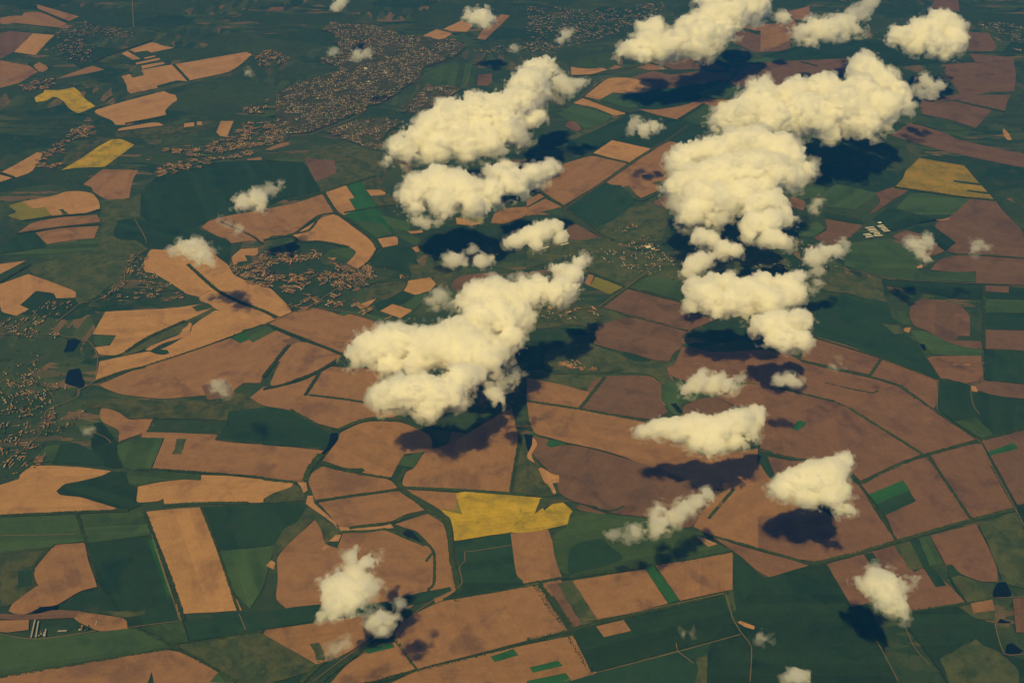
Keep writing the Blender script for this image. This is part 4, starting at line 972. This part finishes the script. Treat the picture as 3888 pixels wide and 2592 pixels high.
BARNS = """X 820,550 1065,520|pale long barn, highest in the left block of four by the road
X 885,598 1115,565|pale long barn, second down in the left block of four by the road
X 920,632 1150,605|pale long barn, third down in the left block of four by the road
X 970,678 1190,648|pale long barn, lowest in the left block of four by the road
X 760,748 960,722|pale long barn, upper left of six on the yellowish yard
X 820,782 1000,762|pale long barn, middle left of six on the yellowish yard
X 830,835 1050,800|pale long barn, lower left of six on the yellowish yard
X 1080,705 1250,688|pale long barn, upper right of six on the yellowish yard
X 1060,750 1260,735|pale long barn, middle right of six on the yellowish yard
X 1090,790 1335,770|pale long barn, lower right of six on the yellowish yard
X 1200,396 1290,388|short pale barn, topmost in the right column of barns
X 1180,490 1360,468|pale long barn, second in the right column of barns
X 1210,528 1410,512|pale long barn, third in the right column of barns
X 1280,573 1450,553|pale long barn, fourth in the right column of barns
X 1310,610 1490,593|pale long barn, fifth in the right column of barns
X 1350,658 1545,632|pale long barn, lowest in the right column of barns
Q 120,330 250,290|bright long shed on the green strip left of the compact small cloud
Q 390,215 525,180|pale long shed just below the compact small cloud
Q 465,265 605,225|broken pale shed right of its brighter neighbour below the small cloud
Q 550,1290 650,1285|pale shed in the brown village beside the bright central cloud
Q 1990,305 2060,280|broad pale works hall in the middle of the scattered village
Q 2085,330 2135,315|square bright works building in the middle of the scattered village
S 760,890 825,892|square pale yellow building in the middle of the big town
S 1245,595 1320,650|long pale hall slanting in the upper part of the big town
S 655,490 730,520|pale rounded hall in the town park
T 235,1240 265,1110|dim long farm shed, leftmost at the farmstead by the lower edge
T 270,1240 290,1120|dim long farm shed, middle one at the farmstead by the lower edge
T 335,1235 345,1180|dim narrow farm shed, right one at the farmstead by the lower edge
T 435,1193 500,1190|low flat farm shed along the farmstead's upper lane
T 715,1145 725,1120|grey upright shed at the edge of the farm's dark yard"""
for ln in BARNS.strip().splitlines():
    a, label = ln.split('|'); t, pts = a.split(' ', 1); (u0, u1) = tile_pts(t, pts)
    a0, a1 = onto(*u0)[0].xy, onto(*u1)[0].xy; d = a1 - a0; lx = d.length
    wy = 14.0 if t == 'T' else 20.0 if 'long' in label or 'shed' in label else lx * .8
    v, wf, rv, rf = gable(lx, wy, 5.0, 3.5, .8); nm = 'barn' if t == 'X' else 'hall' if t == 'S' or 'works' in label else 'shed'
    r = bpy.data.objects.new(nm, None); COL.objects.link(r); m = (a0 + a1) / 2; r.location = (m.x, m.y, ZF + 2); r.rotation_euler.z = math.atan2(d.y, d.x)
    tag(r, label, nm, {'X': 'long barns of the farm by the road'}.get(t))
    link('wall', pymesh('wall', v, wf), M_WALL, r); link('roof', pymesh('roof', rv, rf), M_ROOF[3 if t == 'T' else 1], r)

# ---------------------------------------------------------------- clouds (closed bodies filled with scattering droplets)
def surface_net(D, org, h):
    """closed quad surface where D crosses zero (inside negative)"""
    S = D < 0; nx, ny, nz = D.shape
    c = np.zeros((nx-1, ny-1, nz-1), np.uint8)
    for i in (0, 1):
        for j in (0, 1):
            for k in (0, 1): c += S[i:nx-1+i, j:ny-1+j, k:nz-1+k]
    act = (c > 0) & (c < 8); idx = -np.ones(act.shape, np.int32); ac = np.argwhere(act); idx[act] = np.arange(len(ac))
    acc = np.zeros((len(ac), 3), np.float64); cnt = np.zeros(len(ac))
    X, Y, Z = ac.T
    for (p, q) in [((0,0,0),(1,0,0)),((0,1,0),(1,1,0)),((0,0,1),(1,0,1)),((0,1,1),(1,1,1)),((0,0,0),(0,1,0)),((1,0,0),(1,1,0)),((0,0,1),(0,1,1)),((1,0,1),(1,1,1)),((0,0,0),(0,0,1)),((1,0,0),(1,0,1)),((0,1,0),(0,1,1)),((1,1,0),(1,1,1))]:
        a = D[X+p[0], Y+p[1], Z+p[2]]; b = D[X+q[0], Y+q[1], Z+q[2]]; m = (a < 0) != (b < 0)
        t = np.where(m, a / np.where(m, a - b, 1), 0)
        pt = np.array(p)[None] + t[:, None] * (np.array(q) - np.array(p))[None]
        acc[m] += pt[m]; cnt[m] += 1
    V = (ac + acc / cnt[:, None]) * h + org
    Q = []
    for ax in range(3):
        sl0 = [slice(1, -1)] * 3; sl0[ax] = slice(0, -1)
        sl1 = [slice(1, -1)] * 3; sl1[ax] = slice(1, None)
        A, B = S[tuple(sl0)], S[tuple(sl1)]
        e = np.argwhere(A != B); 
        if not len(e): continue
        inn = A[tuple(e.T)]; o = np.ones(3, int); o[ax] = 0; e = e + o
        u, w_ = [(1, 2), (2, 0), (0, 1)][ax]
        du = np.zeros(3, int); du[u] = 1; dw = np.zeros(3, int); dw[w_] = 1
        g = lambda q: idx[q[:, 0], q[:, 1], q[:, 2]]
        q = np.stack([g(e - du - dw), g(e - dw), g(e), g(e - du)], 1)
        q[~inn] = q[~inn][:, ::-1]; Q.append(q)
    return V, np.concatenate(Q)
def cloud_mat(name, density, surf):
    t = NT(name)
    tr = t.n('ShaderNodeBsdfTransparent'); df = t.n('ShaderNodeBsdfDiffuse'); df.inputs[0].default_value = (.97, .97, .97, 1)
    mx = t.n('ShaderNodeMixShader'); mx.inputs[0].default_value = surf; t.l(tr.outputs[0], mx.inputs[1]); t.l(df.outputs[0], mx.inputs[2]); t.l(mx.outputs[0], t.out.inputs[0])
    vs = t.n('ShaderNodeVolumeScatter'); vs.inputs['Color'].default_value = (.9995, .9995, .9995, 1); vs.inputs['Density'].default_value = density; vs.inputs['Anisotropy'].default_value = .15
    t.l(vs.outputs[0], t.out.inputs['Volume']); t.m.cycles.homogeneous_volume = True
    return t.m
CLOUDS = """1|895,365,15 925,345,35 960,320,38 1000,290,48 1040,275,50 1060,320,40 1100,310,40 1130,330,35 1100,255,55 1150,260,50 1190,240,52 1215,200,50 1235,165,35 1255,150,22 1290,195,28 1325,195,18 1180,300,40 1220,270,30 1000,335,35 1080,350,22|long billowing white cloud slanting over the edge of the big town
1|940,455,30 970,430,45 1010,415,42 1040,430,45 1070,440,45 1090,470,35 1020,465,40 1130,440,35 1140,400,28 1165,385,20 1180,420,38 1220,405,28 1255,395,22 1270,385,14 960,480,22|white cloud with a hooked right arm just below the long slanting one
.5|962,508,15 982,514,14 1000,511,11|faint torn cloud scrap hanging below the hooked white cloud
.9|1185,555,22 1215,540,25 1245,530,28 1275,520,20 1290,545,15 1230,560,18 1165,560,10|small compact cloud above the pair of pale long sheds
.7|1045,598,20 1025,597,10 1065,605,10|tiny puff cloud, left one of the pair above the bright central cloud
.7|1105,600,20 1085,575,12 1125,595,12|tiny forked puff, right one of the pair above the bright central cloud
1|815,815,22 850,800,40 890,790,48 930,780,50 970,790,55 1010,790,55 1040,770,45 1060,810,50 1090,780,45 1110,820,45 1140,810,30 900,835,30 950,835,35 1070,700,25 1090,680,40 1130,680,48 1170,680,42 1110,720,45 1150,730,45 1190,720,38 1170,770,30 1210,670,36 1240,665,32 1272,672,30 1300,658,32 1318,630,32 1330,605,20 1290,618,22|brightest cloud in the middle with a thin arm curling up right
.4|1010,680,22 990,692,14 1030,700,14 1000,705,9|faint veil of cloud left of the bright central cloud's top
1|885,910,32 920,900,42 960,900,48 1000,905,45 1035,895,40 980,930,30 1060,870,40 1090,860,25 1050,920,20|rounded white cloud tucked under the bright central cloud
.7|1135,900,20 1145,915,18 1170,875,14 1190,862,10 1125,885,12 1150,880,12|small ragged cloud in the shade right of the rounded one
1|1665,270,32 1700,265,45 1740,230,50 1760,205,30 1780,270,50 1820,225,50 1830,190,22 1860,260,58 1890,210,48 1910,185,25 1930,250,60 1970,220,55 1985,165,45 1990,130,20 2020,190,40 2035,250,45 2060,215,28 1990,280,40 1900,290,35 1840,290,32 1760,295,22 1720,290,25 1650,285,15 2070,240,18|widest cloud bank with a pointed tower on its right
.6|2110,205,14 2125,185,16 2120,215,14 2145,200,14 2160,195,10 2140,220,10|torn wispy cloud right of the widest bank
1|1560,380,30 1590,350,35 1640,345,42 1690,330,40 1740,330,45 1790,340,40 1820,360,35 1560,430,32 1610,410,50 1660,400,55 1720,390,58 1780,400,50 1810,400,35 1850,380,18 1600,460,45 1650,460,48 1700,450,45 1740,440,40 1590,495,30 1640,500,22 1860,372,10|big heaped cloud directly beneath the widest bank
1|1735,470,32 1770,460,32 1795,465,20 1730,515,30 1770,510,35 1805,500,24 1780,545,28 1800,560,18 1720,535,18|lumpy cloud hanging off the big heaped cloud's lower right
.9|1610,545,24 1635,550,20 1660,570,25 1690,575,20 1650,585,14|dumbbell shaped cloud floating over its dark shadow below the heaped cloud
.9|1590,610,25 1615,600,24 1632,590,14 1580,625,15|small slanted oval cloud by the scattered village
1|1595,660,30 1620,680,40 1640,650,32 1670,650,35 1690,690,42 1720,670,40 1750,650,32 1770,690,40 1800,650,30 1835,640,20 1825,670,28 1800,680,30 1710,715,22 1650,715,18 1590,700,18|broad cloud with scalloped top over the brown plain
1|1760,750,32 1790,740,38 1830,735,30 1850,745,22 1800,775,35 1840,780,25 1770,780,20 1740,740,18|round bright cloud touching the scalloped cloud's lower right
.75|1870,590,22 1895,580,20 1920,575,18 1940,560,14 1875,620,12 1880,650,9 1870,670,7|drifting cloud with a trailing tail near the long barns
.45|1880,465,14 1870,485,10 1868,478,9|thin small wisp right of the lumpy cloud
1|1475,990,16 1500,985,22 1530,980,25 1560,985,32 1590,975,32 1620,990,38 1660,985,42 1700,970,40 1735,955,28 1745,945,15 1600,1015,25 1640,1020,30 1690,1010,25 1725,990,22|long flat cloud swelling rightward above its own dark shadow
.75|1580,895,18 1610,880,24 1640,885,24 1670,885,22 1695,870,15 1610,858,14 1650,870,18|ragged cloud over the head of the narrow pond
.7|1790,875,15 1815,872,16 1838,880,10|small puff half inside a dark cloud shadow on the plain
1|1800,1120,32 1830,1110,42 1870,1100,48 1910,1085,42 1935,1065,25 1945,1050,12 1900,1130,38 1850,1140,32 1930,1130,28 1945,1165,14 1780,1120,14 1925,1165,14|compact thick cloud with a clear cut dark shadow right beneath it
.65|1510,1175,20 1520,1200,22 1550,1185,20 1575,1165,20 1600,1150,18 1625,1135,14 1505,1220,12|slanting tattered cloud above the green hollow
.65|1410,1225,12 1460,1220,17 1480,1215,10 1440,1232,8|two joined small puffs over the green hollow
.78|760,1350,28 790,1340,35 820,1320,30 800,1370,40 840,1350,32 855,1350,20 770,1390,30 800,1400,20 740,1410,12 810,1280,18 840,1292,22 865,1285,14 820,1258,10|soft cloud rising over the round brown field near the lower edge
.75|855,1425,18 875,1420,22 895,1420,18 880,1445,14 920,1385,11|small lone cloud casting shade on the road near the lower edge
.22|770,1490,18 790,1480,16 755,1500,10|barely visible mist patch over the roadside green plot
.8|2000,1345,24 2030,1340,35 2040,1370,35 2060,1390,25 2010,1320,20 2075,1345,16 2095,1335,12 2070,1410,14 1975,1335,12|cloud over ruddy fields in the lower right, its dark shadow sliding off left
.8|1830,1552,22 1815,1562,14 1850,1552,14|small cloud cut by the photo's lower border
.6|560,465,22 590,455,24 620,435,16 640,425,10 600,475,14 545,475,10|torn cloud over the corner of the dark green wood
.55|420,570,20 445,570,26 465,590,24 480,602,14 490,570,8 400,575,12|soft half transparent cloud on the bright sandy field
.22|520,515,9 550,527,13 505,505,7|thin wisp crossing the pale field with the dotted belt
.25|505,890,18 515,905,12 495,880,8|thin haze puff over the wide bare brown field
.6|780,10,14 768,22,9 788,2,10|small cloud at the upper edge above the town
.7|1085,38,18 1105,35,22 1125,42,14 1112,55,12|round cloud above the pair of far tan fields
.4|820,128,14 842,125,13|pale flat puff over the middle of the big town
.25|768,120,12 760,128,9|faint puff at the town's wooded edge
.4|1180,112,10 1178,122,8|tiny upright wisp over the far suburb
.5|1300,80,13 1287,92,9 1312,73,8|tiny slanting cloud over the far scattered houses
.95|1450,110,26 1490,95,38 1500,70,30 1530,110,35 1560,100,42 1580,60,35 1600,110,30 1620,80,40 1640,40,42 1680,30,45 1720,15,40 1640,10,40 1750,20,20 1660,70,30 1430,120,15 1480,125,20 1700,-20,40|large cloud leaning out over the upper edge of the photo
.7|1800,40,16 1790,45,9|little round puff between the two uppermost big clouds
.75|1840,75,22 1870,65,25 1900,70,28 1925,60,24 1950,50,24 1975,30,18 1995,10,14 1860,95,14 1930,80,14 1975,72,10|smoky cloud stretched toward the upper edge of the photo
.95|2055,85,22 2090,85,30 2120,70,38 2150,60,38 2180,60,35 2195,90,28 2150,100,35 2180,115,20 2110,105,22 2170,125,12 2210,60,12|solid dim cloud near the far village
.5|2100,560,18 2125,555,18 2115,575,16 2130,595,10|greyish puff beside the dark green diamond plot
.3|2245,560,14 2240,575,10 2265,570,8|ghostly curl of cloud over the dim mauve field
.7|1460,285,16 1480,298,17 1505,292,15 1455,300,9|small bow shaped cloud alone over dark green cropland
.3|1915,842,8 1930,835,7|small faint streak of cloud above the curved belt
.35|1745,1462,10 1755,1466,7|dim shred of cloud beside the pale track end
.25|1570,1455,7 1585,1457,5|tiny wisp on the dark green field by the track
.35|570,168,8 578,172,5|tiny wisp at the tip of the long tan field
.2|200,990,10 212,985,7|smoke like wisp at the edge of the garden village"""
ZB, SURF, CD, VD = 1250.0, 0.06, 0.020, 0.009
CM = {}
for ci, ln in enumerate(CLOUDS.strip().splitlines()):
    dn, puffs, label = ln.split('|'); dn = float(dn)
    P = [tuple(map(float, a.split(','))) for a in puffs.split()]
    k = 3888 / 2352
    ym = max(p[1] for p in P); y0 = min(p[1] for p in P)
    pb, depth = onto(sum(p[0] for p in P) / len(P) * k, ym * k, ZB); mpp = depth / (FPX / k)      # metres per overview pixel
    ext = (ym - y0) * mpp; lift = min(.36 * ext, 800.0) * min(1, dn + .2)
    C, Rr = [], []
    for (x, y, r) in P:
        rw = r * mpp; tt = (ym - y) / max(ym - y0, 1)
        z = ZB + .55 * rw * (1 if dn > .45 else .5) + lift * tt ** 1.1
        q, dp = onto(x * k, y * k, z); C.append(q); Rr.append(r * dp / (FPX / k) * (.86 if dn > .8 else .93))
    C = np.array(C); Rr = np.array(Rr); h = max(11.0, 1.9 * mpp * min(1, .55 + .45 * Rr.mean() / mpp / 30))
    amp = .42 * np.median(Rr); wav = (1.15 if dn > .8 else .85) * np.median(Rr)
    mg = amp * 1.2 + 3 * h + 110; lo = (C - Rr[:, None]).min(0) - mg; hi = (C + Rr[:, None]).max(0) + mg; lo[2] = max(lo[2], ZB - 4 * h - 220)
    nx = ((hi - lo) / h).astype(int) + 2
    ax = [lo[a] + h * np.arange(nx[a]) for a in range(3)]
    D = np.full(nx, 1e4, np.float32)
    for c, r in zip(C, Rr):
        s = [slice(max(0, int((c[a] - r - mg - lo[a]) / h)), int((c[a] + r + mg - lo[a]) / h) + 2) for a in range(3)]
        gx, gy, gz = np.meshgrid(ax[0][s[0]], ax[1][s[1]], ax[2][s[2]], indexing='ij')
        dd = np.sqrt((gx - c[0])**2 + (gy - c[1])**2 + ((gz - c[2]) * 1.12)**2) - r
        old = D[tuple(s)]; kk = .30 * r; hh = np.clip(.5 + .5 * (dd - old) / kk, 0, 1)
        D[tuple(s)] = np.where(old > 9e3, dd, dd + (old - dd) * hh - kk * hh * (1 - hh))
    b = np.abs(D) < 2.0 * amp
    ix = np.argwhere(b); px = lo[0] + h * ix[:, 0]; py = lo[1] + h * ix[:, 1]; pz = lo[2] + h * ix[:, 2]
    sd = ci * 7.31; nz = np.zeros(len(ix), np.float32); a_, w_ = 1.0, wav
    solid = dn > .8; w_ = wav
    for oc in range(6):
        if w_ < 2.1 * h: break
        v_ = vnoise(px / w_ + sd, py / w_ + sd * 1.7, pz / w_ + sd * .6)
        nz += a_ * (v_ * 1.05 if oc == 0 else (np.abs(v_) * 2.1 - .55) if solid else (np.abs(v_) * 1.2 - .35 + v_ * .7)); a_ *= .68; w_ *= .48
    D[b] = D[b] - nz * amp * (.68 if solid else 1.25)
    th = float(np.clip(.30 * np.median(Rr), 30, 105)); E = D.copy(); b2 = np.abs(E) < 3.2 * th
    ix = np.argwhere(b2); px = lo[0] + h * ix[:, 0]; py = lo[1] + h * ix[:, 1]; pz = lo[2] + h * ix[:, 2]
    nz = np.zeros(len(ix), np.float32); a_, w_ = 1.0, th * 3.0
    px = px + 90 * vnoise(px / 170 + 9, py / 170, pz / 170)
    for oc in range(5):
        if w_ < 2.1 * h: break
        nz += a_ * vnoise(px / w_ + sd * 2.3, py / w_ + sd, pz / w_ * 1.3 + sd); a_ *= .74; w_ *= .5
    hf = np.clip(1.15 - .75 * (ax[2][None, None, :] - ZB) / max(C[:, 2].max() - ZB, 1), .5, 1.0) if solid else 1.0; nz2 = np.zeros(E.shape, np.float32); nz2[b2] = nz + .35 * vnoise(px / (th * 4.5) + 4.4, py / (th * 4.5), pz / (th * 4.5)); E0 = E.copy(); nz1 = np.zeros(E.shape, np.float32); nz1[b2] = .02 + 1.5 * nz; E = E - th * hf * nz1
    gz = ax[2][None, None, :]
    fl = vnoise(*(np.meshgrid(ax[0] / 260.0, ax[1] / 260.0, [sd], indexing='ij')))
    D = np.maximum(D, (ZB - gz) + fl * 55.0 - 20); E = np.maximum(E, (ZB - gz) + fl * 110.0 - 30 - th * .5)
    E2 = np.maximum(E0 - th * hf * (.75 + 2.3 * nz2), (ZB - gz) + fl * 130.0 - 40 - th * .8)
    if not solid: D = np.maximum(D, D + th * .35)
    for A in (D, E, E2): A[0], A[-1], A[:, 0], A[:, -1], A[:, :, 0], A[:, :, -1] = 1e3, 1e3, 1e3, 1e3, 1e3, 1e3
    V, Q = surface_net(D, lo, h)
    c = np.array([V[:, 0].mean(), V[:, 1].mean(), ZB])
    def body(name, V, Q, dens, parent=None):
        if parent is None:                                       # one connected body
            lab = np.arange(len(V))
            while True:
                m = lab[Q].min(1); new = lab.copy(); np.minimum.at(new, Q.ravel(), np.repeat(m, 4)); new = new[new]
                if (new == lab).all(): break
                lab = new
            fl_ = lab[Q[:, 0]]; u, n_ = np.unique(fl_, return_counts=True); Q = Q[fl_ == u[n_.argmax()]]
            used, inv = np.unique(Q.ravel(), return_inverse=True); V = V[used]; Q = inv.reshape(-1, 4)
        a_, b_, c_ = V[Q[:, 0]], V[Q[:, 1]], V[Q[:, 2]]
        if ((a_ - lo) * np.cross(b_ - lo, c_ - lo)).sum() < 0: Q = Q[:, ::-1]
        key = (name, round(dn, 2))
        if key not in CM: CM[key] = cloud_mat('%s_droplets_%d' % (name, dn * 100), dens, SURF if name == 'cloud' else SURF * .25)
        return link(name, np_mesh(name, V - c, Q, smooth=True), CM[key], parent)
    o = body('cloud', V, Q, CD * dn ** 1.9); o.location = c
    V, Q = surface_net(E, lo, h)
    body('veil', V, Q, VD * dn ** 1.3, o)
    V, Q = surface_net(E2, lo, h); body('fringe', V, Q, VD * .38 * dn ** 1.1, o)
    tag(o, label, 'cloud', 'fair weather clouds')

# ---------------------------------------------------------------- the air itself
HL = 88000.0
hz = pymesh('haze', [(x, y + 20000, z) for z in (-1.0, H + 60) for x, y in ((-HL - 4000, -HL - 4000), (HL + 4000, -HL - 4000), (HL + 4000, HL + 4000), (-HL - 4000, HL + 4000))], [(3, 2, 1, 0), (4, 5, 6, 7), (0, 1, 5, 4), (1, 2, 6, 5), (2, 3, 7, 6), (3, 0, 4, 7)])
t = NT('air'); pv = t.n('ShaderNodeVolumePrincipled'); pv.inputs['Color'].default_value = (.03, .27, 1.0, 1); pv.inputs['Density'].default_value = 0.85e-5; pv.inputs['Anisotropy'].default_value = 0.0
t.l(pv.outputs[0], t.out.inputs['Volume']); t.m.cycles.homogeneous_volume = True
tag(link('haze', hz, t.m), kind='stuff')
